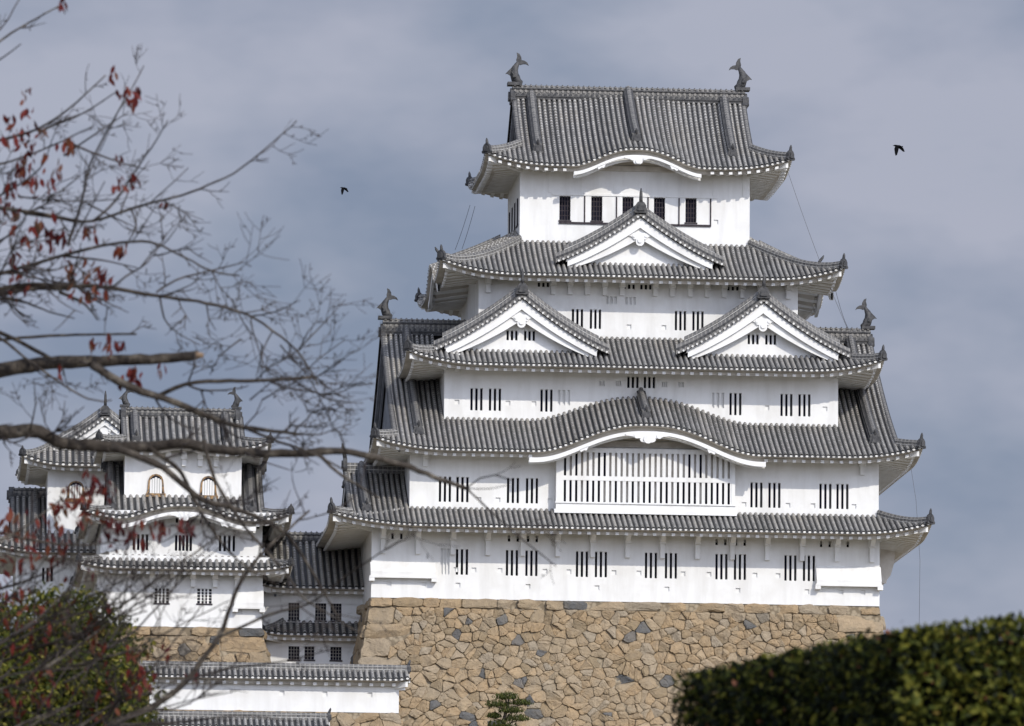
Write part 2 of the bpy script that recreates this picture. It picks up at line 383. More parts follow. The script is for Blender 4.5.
def ridge(mb, path, w=.20, h=.42, sink=.06):
    mb.sweep([np.array(p)-np.array((0, 0, sink)) for p in path], ridge_prof(w, h), RM)
    # little round tile ends along both flanks
    path = [np.array(p) for p in path]
def oni(mb, pos, d, sc=1.0, spike=.7, lean=.35):   # demon-face end tile with its horn
    pos = np.array(pos, float); d = np.array((d[0], d[1], 0.0)); d /= np.linalg.norm(d); l = np.array((-d[1], d[0], 0))
    prof = [(-.34, 0), (-.40, .12), (-.30, .22), (-.30, .42), (-.20, .58), (-.08, .66), (.08, .66), (.20, .58), (.30, .42), (.30, .22), (.40, .12), (.34, 0)]
    mb.prism(prof, lambda p, h: pos+l*p[0]*sc+np.array((0, 0, p[1]*sc))-d*h, .20*sc)
    mb.prism([(x*.55, .12+z*.6) for x, z in prof], lambda p, h: pos+d*.08*sc+l*p[0]*sc+np.array((0, 0, p[1]*sc))-d*h, .1*sc)
    if spike:
        b = pos-d*.1*sc+np.array((0, 0, .58*sc)); up = np.array((0, 0, 1.0))
        mb.tube([b, b+(up*.35+d*lean*.3)*spike, b+(up*.7+d*lean*.75)*spike, b+(up*1.0+d*lean)*spike], [.11*sc, .10*sc, .085*sc, .03*sc], 7)
def fish(name, parent, pos, inward, sc=1.0):       # shachihoko: head down on the ridge, tail in the air
    mb = MB(); pos = np.array(pos, float); ix = np.array((inward, 0, 0.0)); up = np.array((0, 0, 1.0)); ly = np.array((0, 1.0, 0))
    T = lambda x, z, y=0: pos+ix*x*sc+up*z*sc+ly*y*sc
    mb.box(pos[0]-.38*sc, pos[0]+.38*sc, pos[1]-.30*sc, pos[1]+.30*sc, pos[2]-.12*sc, pos[2]+.05*sc)
    pts = [T(.42, .06), T(.24, .10), T(.06, .26), T(-.03, .52), T(.0, .78), T(.10, 1.0), T(.20, 1.16)]
    mb.tube(pts, [(.08*sc, .12*sc), (.17*sc, .20*sc), (.26*sc, .24*sc), (.23*sc, .21*sc), (.18*sc, .16*sc), (.13*sc, .11*sc), (.09*sc, .07*sc)], 10)
    def fin(poly, y0, th): mb.prism(poly, lambda p, h: T(p[0], p[1], y0+h), th*sc)
    fin([(.12, 1.05), (.08, 1.28), (.13, 1.48), (.10, 1.66), (.24, 1.60), (.34, 1.42), (.36, 1.26), (.50, 1.24), (.66, 1.14), (.74, .98), (.60, 1.05), (.44, 1.05), (.30, 1.0)], -.05, .1)
    fin([(-.20, .40), (-.40, .52), (-.50, .50), (-.38, .64), (-.20, .82), (-.10, .96), (-.02, 1.02), (-.05, .70)], -.04, .08)
    for y0 in (-.34, .24): fin([(.05, .30), (.0, .52), (-.22, .60), (-.1, .42), (-.12, .28)], y0, .10)
    return mb.build(name, 'tile_plain', parent)
def curve_board(mb, f, a0, a1, n, y0, y1, zt, zb, m=0, zb_edge=None):    # board that follows z=f(x) from x=a0 to a1
    vs = []
    for i in range(n+1):
        x = a0+(a1-a0)*i/n; z = f(x); w = abs(2*i/n-1); b = zb if zb_edge is None else zb+(zb_edge-zb)*w
        vs += [(x, y0, z+zt), (x, y0, z+b), (x, y1, z+b), (x, y1, z+zt)]
    fs = [(4*i+q, 4*i+(q+1) % 4, 4*i+4+(q+1) % 4, 4*i+4+q) for i in range(n) for q in range(4)]+[(0, 3, 2, 1), (4*n, 4*n+1, 4*n+2, 4*n+3)]
    mb.add(vs, fs, m)
def gegyo(mb, x, y, z, w, h):                     # carved pendant under a gable peak
    half = [(0, -h), (.16*w, -h*.98), (.30*w, -h*.86), (.36*w, -h*.66), (.32*w, -h*.50), (.48*w, -h*.52), (.62*w, -h*.38), (.70*w, -h*.30), (.98*w, -h*.22), (1.0*w, -h*.05), (.7*w, 0)]
    poly = half+[(-a, b) for a, b in half[::-1] if a > 0]
    mb.prism(poly, lambda p, d: np.array((x+p[0], y+d, z+p[1])), .14)
    n = 10
    mb.prism([(.2*w*math.cos(q*2*math.pi/n), -h*.6+.2*w*math.sin(q*2*math.pi/n)) for q in range(n)], lambda p, d: np.array((x+p[0], y-.07+d, z+p[1])), .08)
    for sx in (-1, 1):
        mb.prism([(sx*.5*w+.12*w*math.cos(q*2*math.pi/n), -h*.25+.12*w*math.sin(q*2*math.pi/n)) for q in range(n)], lambda p, d: np.array((x+p[0], y-.05+d, z+p[1])), .06)
def front_gable(parent, X, Z, hw, h, Yf, Yb, rec=.85, c=.28, board=.98, bw=1.0, win=None, spike=1.1, name='dormer_gable', ornsc=1.0, baseZ=None, sp=.4, fl=.10):
    """Triangular dormer gable facing the front: apex at (X, Z), half width hw, height h, running from Yf back to Yb."""
    f = lambda x: Z-h*((1+c)*abs(x-X)/hw-c*(abs(x-X)/hw)**2) + fl*max(0, abs(x-X)/hw-.75)**2*16*.25
    mb = MB(); N = 14
    for sg in (-1, 1):
        vs = []; run = []; ny = max(2, int((Yb-Yf)/.5))
        for i in range(N+1):
            x = X+sg*hw*i/N
            for j in range(ny+1): vs.append((x, Yf+(Yb-Yf)*j/ny, f(x))); run.append(hw*i/N)
        w = ny+1; mb.add(vs, [(i*w+j, (i+1)*w+j, (i+1)*w+j+1, i*w+j+1) for i in range(N) for j in range(ny)], 0, run)
        k = int((Yb-Yf)/sp)
        for j in range(k):
            y = Yf+.62+j*sp
            if y < Yb: mb.sweep([(X+sg*hw*i/N, y, f(X+sg*hw*i/N)) for i in range(N+1)], [(.10, 0), (.08, .08), (0, .12), (-.08, .08), (-.10, 0)], [1]*4, lat=(0, 1, 0))
    r = mb.build(name, ['tile_pan', 'tile_rib', 'tile_end'], parent)
    # verge: thick stack of short tiles along the front edge
    mb = MB()
    for sg in (-1, 1):
        path = [(X+sg*hw*1.03*i/N, Yf, f(X+sg*hw*1.03*i/N)) for i in range(N+1)]
        mb.sweep(path, [(-.10, -.06), (-.10, .16), (-.02, .16), (-.02, .28), (.02, .30), (.08, .46), (.2, .52), (.32, .46), (.38, .22), (.55, .22), (.55, -.06)], [0, 2, 2, 2, 0, 0, 0, 0, 2, 2], lat=(0, 1, 0))
        L = math.hypot(hw, h)*1.05; nt = int(L/.30)
        for i in range(nt):
            u = (i+.6)/nt; x = X+sg*hw*1.02*u; z = f(x)-.01; rr = .065
            vs = [(x+rr*math.cos(q*math.pi/4), Yf-.17, z+rr*math.sin(q*math.pi/4)) for q in range(8)]; vs += [(a, b+.12, e) for a, b, e in vs]
            mb.add(vs, [tuple(range(8))]+[(q, q+8, (q+1) % 8+8, (q+1) % 8) for q in range(8)], 1)
            # cross rolls lying on the verge
            mb.sweep([(x, Yf-.12, z+.16), (x, Yf+.0, z+.24)], [(.06, 0), (0, .06), (-.06, 0)], [2, 2], lat=(1, 0, 0))
    for sg in (-1, 1): ridge(mb, [(X+sg*hw*.92*i/N, Yf+.62, f(X+sg*hw*.92*i/N)+.04) for i in range(N+1)], .2, .56+.28)
    ridge(mb, [(X, Yf-.1, Z+.1), (X, (Yf+Yb)/2, Z+.1), (X, Yb, Z+.1)], .2, .42)
    mb.build('gable_verge', RIDGE, r)
    mb = MB(); oni(mb, (X, Yf-.22, Z+.10), (0, -1), 1.0*ornsc, spike, .12)
    mb.build('end_tile', 'tile_plain', r)
    mb = MB()
    e = hw*bw
    curve_board(mb, f, X-e, X+e, 40, Yf+.16, Yf+.6, -.07, -.20)
    curve_board(mb, f, X-e*.985, X+e*.985, 40, Yf+.05, Yf+.2, -.20, -.20-board*.52, zb_edge=-.20-board*.30)
    curve_board(mb, f, X-e*.94, X+e*.94, 40, Yf+.24, Yf+.36, -.20-board*.3, -.20-board*1.12, zb_edge=-.20-board*.5)
    mb.build('bargeboard', 'plaster', r)
    zb = baseZ if baseZ is not None else Z-h
    mb = MB(); n = 30; vs = []; holes = []
    Yp = Yf+rec
    xs = [X-e+2*e*i/n for i in range(n+1)]
    if win:
        holes = [(X+a-w/2, X+a+w/2, zz-hh/2, zz+hh/2) for a, w, zz, hh in win]
        for q in holes: xs += [q[0], q[1]]
        xs = sorted(set(xs))
    for x0, x1 in zip(xs, xs[1:]):
        xm = (x0+x1)/2; t0, t1 = f(x0)-.3, f(x1)-.3
        hh = [q for q in holes if q[0]-1e-6 <= xm <= q[1]+1e-6]
        lo = min(zb-.4, t0-.1, t1-.1)
        if hh:
            mb.add([(x0, Yp, lo), (x1, Yp, lo), (x1, Yp, hh[0][2]), (x0, Yp, hh[0][2])], [(0, 1, 2, 3)])
            mb.add([(x0, Yp, hh[0][3]), (x1, Yp, hh[0][3]), (x1, Yp, t1), (x0, Yp, t0)], [(0, 1, 2, 3)])
        else: mb.add([(x0, Yp, lo), (x1, Yp, lo), (x1, Yp, t1), (x0, Yp, t0)], [(0, 1, 2, 3)])
    mb.build('pediment', 'plaster', r)
    if win:
        for q in holes:
            o = window_mesh(q[1]-q[0], q[3]-q[2], 'slit3', r, ((q[0]+q[1])/2, Yp, (q[2]+q[3])/2))
    mb = MB(); gegyo(mb, X, Yf+.14, Z-.2-board*.80, .68*ornsc, .74*ornsc); mb.build('carved_pendant', 'plaster', r)
    return r

# ------------------------------------------------------------------ windows and walls
PROTO = {}
def window_mesh(w, h, style, parent, c):
    """Window set in an opening of w x h; style: slitN = N dark slits between plastered bars, shut = plastered board behind the bars, grid = dark lattice."""
    key = (round(w, 2), round(h, 2), style)
    deep = 2 if ORG.get(parent.name) is not None and parent.parent else 1
    if key in PROTO and deep == 1 and PROTO[key].parent and PROTO[key].parent.parent is None:
        return copy_part(PROTO[key], parent, c)
    W2, H2 = w/2, h/2; D = .34 if style != 'shut' else .15
    mb = MB(); x, y, z = c
    for (ax, az, bx, bz) in ((-W2, -H2, W2, -H2), (W2, -H2, W2, H2), (W2, H2, -W2, H2), (-W2, H2, -W2, -H2)):
        mb.add([(x+ax, y, z+az), (x+bx, y, z+bz), (x+bx, y+D, z+bz), (x+ax, y+D, z+az)], [(0, 1, 2, 3)], 0)
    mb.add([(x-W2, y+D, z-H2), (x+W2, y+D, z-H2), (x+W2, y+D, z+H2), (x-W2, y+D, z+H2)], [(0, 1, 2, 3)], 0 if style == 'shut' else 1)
    if style == 'grid': mb.box(x-W2-.05, x+W2+.05, y-.05, y-.004, z-H2-.09, z-H2-.01, 2)
    bars = MB()
    if style.startswith('slit') or style == 'shut':
        n = int(style[4:]) if style.startswith('slit') else 3
        sl = .135 if n <= 4 else .14; bw = (w-n*sl)/max(n-1, 1)
        for i in range(n-1):
            x0 = x-W2+sl*(i+1)+bw*i; bars.box(x0, x0+bw, y+.03, y+.13, z-H2-.002, z+H2+.002, 0)
        mats = 'plaster'
    else:
        nv, nh = (4, 5) if w > .6 else (3, 5)
        wb = .045 if w > .75 else .02
        for i in range(1, nv): bars.box(x-W2+w*i/nv-wb, x-W2+w*i/nv+wb, y+.06, y+.10, z-H2, z+H2, 0)
        for i in range(1, nh): bars.box(x-W2, x+W2, y+.075, y+.095, z-H2+h*i/nh-.018, z-H2+h*i/nh+.018, 0)
        mats = 'plaster' if w > .75 else ('grey_timber' if h < 1.2 else 'dark_timber')
    if deep == 2:
        o = len(mb.v); mb.v += bars.v; mb.f += [tuple(o+i for i in q) for q in bars.f]; mb.m += [0]*len(bars.f); mb.run += bars.run; mb.rnd += bars.rnd; mb.sm += bars.sm
        return mb.build('gable_window', ['plaster', 'shadow_room', 'dark_timber'], parent, c)
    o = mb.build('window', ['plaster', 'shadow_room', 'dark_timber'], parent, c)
    bars.build('window_bars', mats, o, c)
    PROTO[key] = o
    return o
def loophole(parent, c, w=.26):
    key = ('loop', w)
    if key in PROTO and PROTO[key].parent == parent: return copy_part(PROTO[key], parent, c)
    mb = MB(); x, y, z = c; h = w/2; D = .09
    for (ax, az, bx, bz) in ((-h, -h, h, -h), (h, -h, h, h), (h, h, -h, h), (-h, h, -h, -h)):
        mb.add([(x+ax, y, z+az), (x+bx, y, z+bz), (x+bx, y+D, z+bz), (x+ax, y+D, z+az)], [(0, 1, 2, 3)], 0)
    mb.add([(x-h, y+D, z-h), (x+h, y+D, z-h), (x+h, y+D, z+h), (x-h, y+D, z+h)], [(0, 1, 2, 3)], 0)
    PROTO[key] = mb.build('loophole', 'plaster', parent, c); return PROTO[key]
def holed(mb, X0, X1, Z0, Z1, Y, holes, m=0):
    xs = sorted({X0, X1, *[h[0] for h in holes], *[h[1] for h in holes]}); zs = sorted({Z0, Z1, *[h[2] for h in holes], *[h[3] for h in holes]})
    xs = [x for x in xs if X0 <= x <= X1]; zs = [z for z in zs if Z0 <= z <= Z1]
    for x0, x1 in zip(xs, xs[1:]):
        z_start = None
        for z0, z1 in zip(zs, zs[1:]):
            xm, zm = (x0+x1)/2, (z0+z1)/2
            solid = not any(h[0] < xm < h[1] and h[2] < zm < h[3] for h in holes)
            if solid and z_start is None: z_start = z0
            if z_start is not None and (not solid or z1 == zs[-1]):
                ze = z1 if solid else z0
                mb.add([(x0, Y, z_start), (x1, Y, z_start), (x1, Y, ze), (x0, Y, ze)], [(0, 1, 2, 3)], m); z_start = None
def storey(parent, X0, X1, Y0, Y1, Z0, Z1, windows=(), loops=(), slots=()):
    """Plastered storey: windows = (x0px, x1px, y0px, y1px, style, width, height)."""
    holes = []
    for (a, b, c_, d, style, w, h) in windows:
        x, z = P((a+b)/2, (c_+d)/2, Y0); holes.append((x-w/2, x+w/2, z-h/2, z+h/2)); window_mesh(w, h, style, parent, (x, Y0, z))
    for (a, b) in loops:
        x, z = P(a, b, Y0); holes.append((x-.13, x+.13, z-.13, z+.13)); loophole(parent, (x, Y0, z))
    mb = MB(); holed(mb, X0, X1, Z0, Z1, Y0, holes)
    mb.add([(X0, Y0, Z0), (X1, Y0, Z0), (X1, Y1, Z0), (X0, Y1, Z0), (X0, Y0, Z1), (X1, Y0, Z1), (X1, Y1, Z1), (X0, Y1, Z1)],
           [(4, 5, 6, 7), (1, 2, 6, 5), (2, 3, 7, 6), (3, 0, 4, 7)])
    return mb.build('wall', 'plaster', parent)
BR = {}
def bracket(parent, x, Y, z, h=1.1, out=1.0):
    key = (round(h, 2), round(out, 2), parent.name)
    if key in BR: return copy_part(BR[key], parent, (x, Y, z))
    mb = MB(); w = .125
    mb.box(x-w, x+w, Y-.30, Y-.003, z-h, z); mb.box(x-w*1.35, x+w*1.35, Y-.52, Y-.0025, z-h*.45, z+.02)
    mb.add([(x-w, Y-.52, z-h*.40), (x+w, Y-.52, z-h*.40), (x+w, Y-out, z-.08), (x-w, Y-out, z-.08), (x-w, Y-.52, z+.1), (x+w, Y-.52, z+.1), (x+w, Y-out, z+.12), (x-w, Y-out, z+.12)],
           [(0, 3, 2, 1), (4, 5, 6, 7), (3, 7, 6, 2), (0, 4, 7, 3), (1, 2, 6, 5)])
    BR[key] = mb.build('bracket', 'plaster', parent, (x, Y, z)); return BR[key]
def chute(parent, X0, X1, Y, zt, zb, out=.75):
    mb = MB(); prof = [(Y-.003, zt), (Y-out, zb+.32), (Y-out, zb+.06), (Y-.003, zb+.06)]
    mb.prism(prof, lambda p, h: np.array((X0+h, p[0], p[1])), X1-X0)
    mb.box(X0-.06, X1+.06, Y-out-.04, Y-out+.10, zb-.02, zb+.10); mb.box(X0-.08, X0+.22, Y-out-.03, Y-.003, zb-.2, zb+.03); mb.box(X1-.22, X1+.08, Y-out-.03, Y-.003, zb-.2, zb+.03)
    return mb.build('stone_drop_chute', 'plaster', parent)
def roof_obj(parent, rf, name='roof', ornaments='FLR', hip_top=None, spike=.75, rsc=1.0, ribs='FRL', wall=True, wtop=None, rafter=.52):
    mb = MB(); rf.tiles(mb, ribs=ribs); r = mb.build(name, ['tile_pan', 'tile_rib', 'tile_end'], parent)
    mb = MB(); rf.eaves(mb, wall=wall, wtop=wtop, rafter=rafter); mb.build('eave', ['plaster', 'tile_plain', 'eave_shade_plaster'], r)
    for k, w in (('F', 'A'), ('F', 'B'), ('B', 'A'), ('B', 'B')):
        mb = MB(); on = MB()
        h = rf.hip(k, w); d = h[0]-h[1]
        ridge(mb, [h[0]+d*.05]+h[1:], .19*rsc, .46*rsc)
        oni(on, h[0]+d/np.linalg.norm(d)*.06+np.array((0, 0, -.06)), d, .85*rsc, spike*.5*rsc, .12)
        mb.build('hip_ridge', RIDGE, r); on.build('corner_tile', 'tile_plain', r)
    return r
def main_ridge(roof, x0, x1, Y, zt, h=.8, w=.27, fishes=1.0):
    mb = MB(); zb = zt-h
    prof = [(w, 0), (w, h*.18), (w*1.2, h*.18), (w*1.2, h*.25), (w*.9, h*.25), (w*.9, h*.68), (w*1.2, h*.68), (w*1.2, h*.76), (w*.75, h*.78), (w*.5, h*.95), (0, h)]
    prof = prof+[(-a, b) for a, b in prof[::-1][1:]]
    m = [2, 1, 2, 2, 0, 2, 2, 2, 0, 0]; n = int((x1-x0)/.3)
    mb.sweep([(x0+(x1-x0)*i/n, Y, zb) for i in range(n+1)], prof, m+m[::-1])
    for i in range(n):                       # two rows of round tile ends on the front flank, rolls on top
        x = x0+(x1-x0)*(i+.5)/n
        for zz, mm in ((.34, 2), (.56, 0)):
            rr = .085; xx = x+(.5*(x1-x0)/n if mm == 2 else 0)
            vs = [(xx+rr*math.cos(q*math.pi/3), Y-w*1.05, zb+h*zz+rr*math.sin(q*math.pi/3)) for q in range(6)]; vs += [(a, b+.1, c) for a, b, c in vs]
            mb.add(vs, [tuple(range(6))]+[(q, q+6, (q+1) % 6+6, (q+1) % 6) for q in range(6)], mm)
        mb.sweep([(x, Y-w*.9, zt-.10), (x, Y, zt+.005), (x, Y+w*.9, zt-.10)], [(.07, 0), (0, .07), (-.07, 0)], [0, 0], lat=(1, 0, 0))
    mb.build('main_ridge', RIDGE, roof)
    for xx, sg in ((x0-.12, -1), (x1+.12, 1)):
        on = MB(); oni(on, (xx, Y, zb-.25), (sg, 0), 1.35, 0); on.build('end_tile', 'tile_plain', roof)
    if fishes:
        fish('fish_ornament', roof, (x0+.12*fishes, Y, zt+.08), 1, fishes); fish('fish_ornament', roof, (x1-.12*fishes, Y, zt+.08), -1, fishes)
def side_gable(roof, rf, sign, wallX, name='side_gable'):
    """Gable wall, bargeboards and verge roll of a hip-and-gable roof at its left (-1) or right (+1) end."""
    kL, kR = rf.knots('F'); a = kL if sign < 0 else rf.L['F']-kR; R_ = rf.dmax['F']; ds = rf.dmax['L' if sign < 0 else 'R']
    mb = MB(); pts = [rf.p('F', a, ds+(R_-ds)*i/10) for i in range(11)]; Ym = (rf.Y0+rf.Y1)/2
    full = pts+[np.array((p[0], 2*Ym-p[1], p[2])) for p in pts[::-1][1:]]
    X = full[0][0]
    for (dx0, dx1, zt, zb) in ((-.02, .16, -.05, -.55), (.18, .30, -.4, -.9)):
        vs = []
        for p in full:
            vs += [(X-sign*dx0, p[1], p[2]+zt), (X-sign*dx0, p[1], p[2]+zb), (X-sign*dx1, p[1], p[2]+zb), (X-sign*dx1, p[1], p[2]+zt)]
        n = len(full)-1; mb.add(vs, [(4*i+q, 4*i+(q+1) % 4, 4*i+4+(q+1) % 4, 4*i+4+q) for i in range(n) for q in range(4)])
    n = len(full); zb = min(p[2] for p in full)-.2
    vs = []
    for p in full: vs += [(X-sign*.4, p[1], zb-.5), (X-sign*.4, p[1], p[2]-.1)]
    mb.add(vs, [(2*i, 2*i+2, 2*i+3, 2*i+1) for i in range(n-1)])
    mb.build(name, 'gable_shade_plaster', roof)
    mb = MB(); ridge(mb, [p+np.array((-sign*.02, 0, 0)) for p in full], .15, .24, .03); mb.build('verge', RIDGE, roof)
def down_ridge(roof, rf, X, d0, d1, n=8, h=.5, orn=.8):       # ridge that runs down the front slope, ending in an end tile
    mb = MB(); a = X-rf.X0
    path = [rf.p('F', a, d0+(d1-d0)*i/n) for i in range(n+1)]; ridge(mb, path, .25, h*1.6); mb.build('descending_ridge', RIDGE, roof)
    on = MB(); oni(on, path[-1]+np.array((0, -.12, -.05)), (0, -1), orn, .35, .5); on.build('end_tile', 'tile_plain', roof)
def wave_board(roof, rf, c, hw, board=.55, pend=(.95, .7), edge=-.42, k='F', bz=-.20):   # curved board and pendant under an undulating eave
    mb = MB(); f = lambda x: rf.z('F', x-rf.X0, 0)
    curve_board(mb, f, c-hw, c+hw, 48, rf.Y0+.52, rf.Y0+.66, -.09, -.66)
    curve_board(mb, f, c-hw, c+hw, 48, rf.Y0+.06, rf.Y0+.245, -.36, -.36-board*.31, zb_edge=-.36-board*.48)
    for sg in (-1, 1): mb.prism([(0, 0), (.5, 0), (.42, -.16), (.25, -.12), (.12, -.2)], lambda p, h: np.array((c+sg*(hw*.50+p[0]), rf.Y0+.06+h, f(c+sg*(hw*.5+p[0]))-.35-board*.38+p[1])), .12)
    mb.build('wave_gable_board', 'plaster', roof)
    mb = MB(); gegyo(mb, c, rf.Y0-.0, f(c)-.36-board*.27, *pend); mb.build('carved_pendant', 'plaster', roof)

# ================================================================== ground
def gz(x, y):
    base = -40.6
    d = math.hypot((x-2)*.55, max(0, -(y+4)) if y < -4 else max(0, y-40))   # castle hill
    t = min(1, max(0, (d-26)/95)); t = t*t*(3-2*t)
    z = -9.6*(1-t)+base*t
    if y < -25: z = min(z, -39-40*0+ (y+400)*.0745 if y > -375 else z)
    b = math.exp(-(((x+37.6)/3.2)**2+((y+374)/5.0)**2)); z = max(z, base+1.9*b)
    return z
xs = np.concatenate([np.linspace(-3000, -160, 12), np.linspace(-130, 130, 66), np.linspace(160, 3000, 12)])
ys = np.concatenate([np.linspace(-1500, -430, 8), np.linspace(-410, -350, 50), np.linspace(-344, 60, 100), np.linspace(90, 4000, 14)])
mb = MB(); nx, ny = len(xs), len(ys)
mb.add([(x, y, gz(x, y)+random.uniform(-.05, .05)) for x in xs for y in ys], [(i*ny+j, (i+1)*ny+j, (i+1)*ny+j+1, i*ny+j+1) for i in range(nx-1) for j in range(ny-1)], 0, smooth=True)
g_ = mb.build('ground', 'ground_earth'); g_['kind'] = 'structure'

# ================================================================== stone bases
def clip(poly, a, b, c):
    out = []; n = len(poly)
    for i in range(n):
        p, q = poly[i], poly[(i+1) % n]; dp = a*p[0]+b*p[1]-c; dq = a*q[0]+b*q[1]-c
        if dp <= 0: out.append(p)
        if dp*dq < 0: t = dp/(dp-dq); out.append((p[0]+(q[0]-p[0])*t, p[1]+(q[1]-p[1])*t))
    return out
def stones(mb, u0, u1, h0, h1, to3, size=.85, quoin=True, rng=random, top_row=.55):
    """Dry-stone facing in (u, h) space, h growing downwards; to3(u, h, out) gives the point. Each stone a chamfered block."""
    polys = []
    if top_row:
        u = u0
        while u < u1-.01:
            w = min(rng.uniform(.9, 2.2), u1-u)
            if u1-u-w < .6: w = u1-u
            polys.append(([(u, h0), (u+w, h0), (u+w, h0+top_row), (u, h0+top_row)], rng.uniform(.1, 1) if rng.random() > .08 else .03)); u += w
        hs = h0+top_row
    else: hs = h0
    L, Rr = u0, u1
    zones = []
    if quoin:
        h = hs; k = 0
        while h < h1:
            hh = rng.uniform(.75, 1.05); wl, wr = (2.3, 1.2) if k % 2 else (1.2, 2.3)
            wl += rng.uniform(-.25, .25); wr += rng.uniform(-.25, .25)
            polys.append(([(u0, h), (u0+wl, h), (u0+wl, h+hh), (u0, h+hh)], rng.uniform(.4, .98))); polys.append(([(u1-wr, h), (u1, h), (u1, h+hh), (u1-wr, h+hh)], rng.uniform(.4, .98)))
            zones.append((h, h+hh, u0+wl, u1-wr)); h += hh; k += 1
    seeds = []
    st = size*.92; nu = int((u1-u0)/st); nh = int((h1-hs)/(st*.86))
    for j in range(nh+1):
        for i in range(nu+1):
            su = u0+(i+.5+(.5 if j % 2 else 0)+rng.uniform(-.5, .5))*st; sh = hs+(j+.45+rng.uniform(-.5, .5))*st*.86
            if rng.random() < .14: continue
            seeds.append((su, sh))
            if rng.random() < .30: seeds.append((su+st*rng.uniform(.3, .5)*rng.choice((-1, 1)), sh+st*rng.uniform(-.35, .35)))
    for i, (a, b) in enumerate(seeds):
        poly = [(a-1.6, b-1.6), (a+1.6, b-1.6), (a+1.6, b+1.6), (a-1.6, b+1.6)]
        for j, (c, d) in enumerate(seeds):
            if i != j and abs(c-a) < 2.6 and abs(d-b) < 2.6:
                nx_, ny_ = c-a, (d-b)*1.5; poly = clip(poly, nx_, ny_, nx_*(a+c)/2+ny_*(b+d)/2)
                if not poly: break
        if not poly: continue
        zl, zr = u0, u1
        for (q0, q1, wl, wr) in zones:
            if q0 <= b <= q1: zl, zr = wl, wr
        for cl in ((-1, 0, -zl), (1, 0, zr), (0, -1, -hs), (0, 1, h1)):
            if poly: poly = clip(poly, *cl)
        if len(poly) < 3: continue
        v = rng.uniform(.09, 1) if rng.random() > .045 else rng.uniform(0, .07)
        polys.append((poly, v))
    for poly, v in polys:
        cx = sum(p[0] for p in poly)/len(poly); cy = sum(p[1] for p in poly)/len(poly)
        ar = abs(sum(poly[i][0]*poly[(i+1) % len(poly)][1]-poly[(i+1) % len(poly)][0]*poly[i][1] for i in range(len(poly))))/2
        if ar < .03: continue
        # chamfered corners make the outline rounder
        pp = []
        n = len(poly); wob = .055*math.sqrt(ar)
        for i in range(n):
            p, q, r = poly[i-1], poly[i], poly[(i+1) % n]
            t1, t2 = rng.uniform(.05, .22), rng.uniform(.05, .22)
            pp.append((q[0]+(p[0]-q[0])*t1, q[1]+(p[1]-q[1])*t1)); pp.append((q[0]+(r[0]-q[0])*t2, q[1]+(r[1]-q[1])*t2))
            for f_ in (.4, .65):
                if math.hypot(r[0]-q[0], r[1]-q[1]) > .3: pp.append((q[0]+(r[0]-q[0])*f_+rng.uniform(-wob, wob), q[1]+(r[1]-q[1])*f_+rng.uniform(-wob, wob)))
        s = math.sqrt(ar); n = len(pp); g0 = rng.choice((.0, .003, .006, .010, .02))/s; tilt = (rng.gauss(0, .13), rng.gauss(0, .11)); out = rng.uniform(.0, .13)
        ring = lambda k, o: [to3(cx+(p[0]-cx)*k, cy+(p[1]-cy)*k, o+((p[0]-cx)*tilt[0]+(p[1]-cy)*tilt[1])) for p in pp]
        k0 = max(.86, 1-g0); ex_ = (rng.uniform(-.12, .12)*s, rng.uniform(-.12, .12)*s)
        vs = ring(k0, -.25)+ring(k0, out*.3-.02)+ring(k0*.95, out+.015)+ring(k0*.5, out+.05)
        vs = [v if i_ < 2*n else v+to3(cx+ex_[0]*(.3 if i_ < 3*n else 1), cy+ex_[1]*(.3 if i_ < 3*n else 1), 0)-to3(cx, cy, 0)+np.array((0, rng.uniform(-.02, .02), 0)) for i_, v in enumerate(vs)]
        fs = [(q*n+i, q*n+(i+1) % n, (q+1)*n+(i+1) % n, (q+1)*n+i) for q in range(3) for i in range(n)]+[tuple(3*n+i for i in range(n))]
        mb.add(vs, fs, 0, rnd=v)
def stone_mass(name, label, X0, X1, Y0, Y1, zt, zb, size=.85, bat=(.15, .008), top_row=.55, seed=3, quoin=True):
    rg = random.Random(seed); D = zt-zb; bt = lambda h: bat[0]*h+bat[1]*h*h
    mb = MB(); B = bt(D); n = 8
    root = thing(name, label, 'stone wall', ((X0+X1)/2, (Y0+Y1)/2, zb))
    for i in range(n):      # core in courses that follow the batter
        h_, h2 = D*i/n, D*(i+1)/n; a, b = bt(h_)-.035, bt(h2)-.035
        if i == 0: a = -.02
        r0 = [(X0-a, Y0-a), (X1+a, Y0-a), (X1+a, Y1+a), (X0-a, Y1+a)]; r1 = [(X0-b, Y0-b), (X1+b, Y0-b), (X1+b, Y1+b), (X0-b, Y1+b)]
        mb.add([(x, y, zt-h_-.01) for x, y in r0]+[(x, y, zt-h2) for x, y in r1], [(k, (k+1) % 4, (k+1) % 4+4, k+4) for k in range(4)]+([(0, 1, 2, 3)] if i == 0 else []))
    mb.build('earth_fill', 'stone_fill', root)
    mb = MB(); sc = lambda u, h, c, hw: c+(u-c)*(1+bt(h)/hw)
    c, hw = (X0+X1)/2, (X1-X0)/2; cy, hy = (Y0+Y1)/2, (Y1-Y0)/2
    stones(mb, X0, X1, 0, D, lambda u, h, o: np.array((sc(u, h, c, hw), Y0-bt(h)-o, zt-h)), size, quoin, rg, top_row)
    mb.build('stone_facing', 'stone', root)
    for sgn, XX in ((-1, X0), (1, X1)):
        mb = MB(); stones(mb, Y0+.25, Y1, 0, D, lambda u, h, o: np.array((XX+sgn*(bt(h)+o-.03), sc(u, h, cy, hy), zt-h)), size*1.25, quoin, rg, top_row)
        mb.build('stone_facing', 'stone', root)
    return root
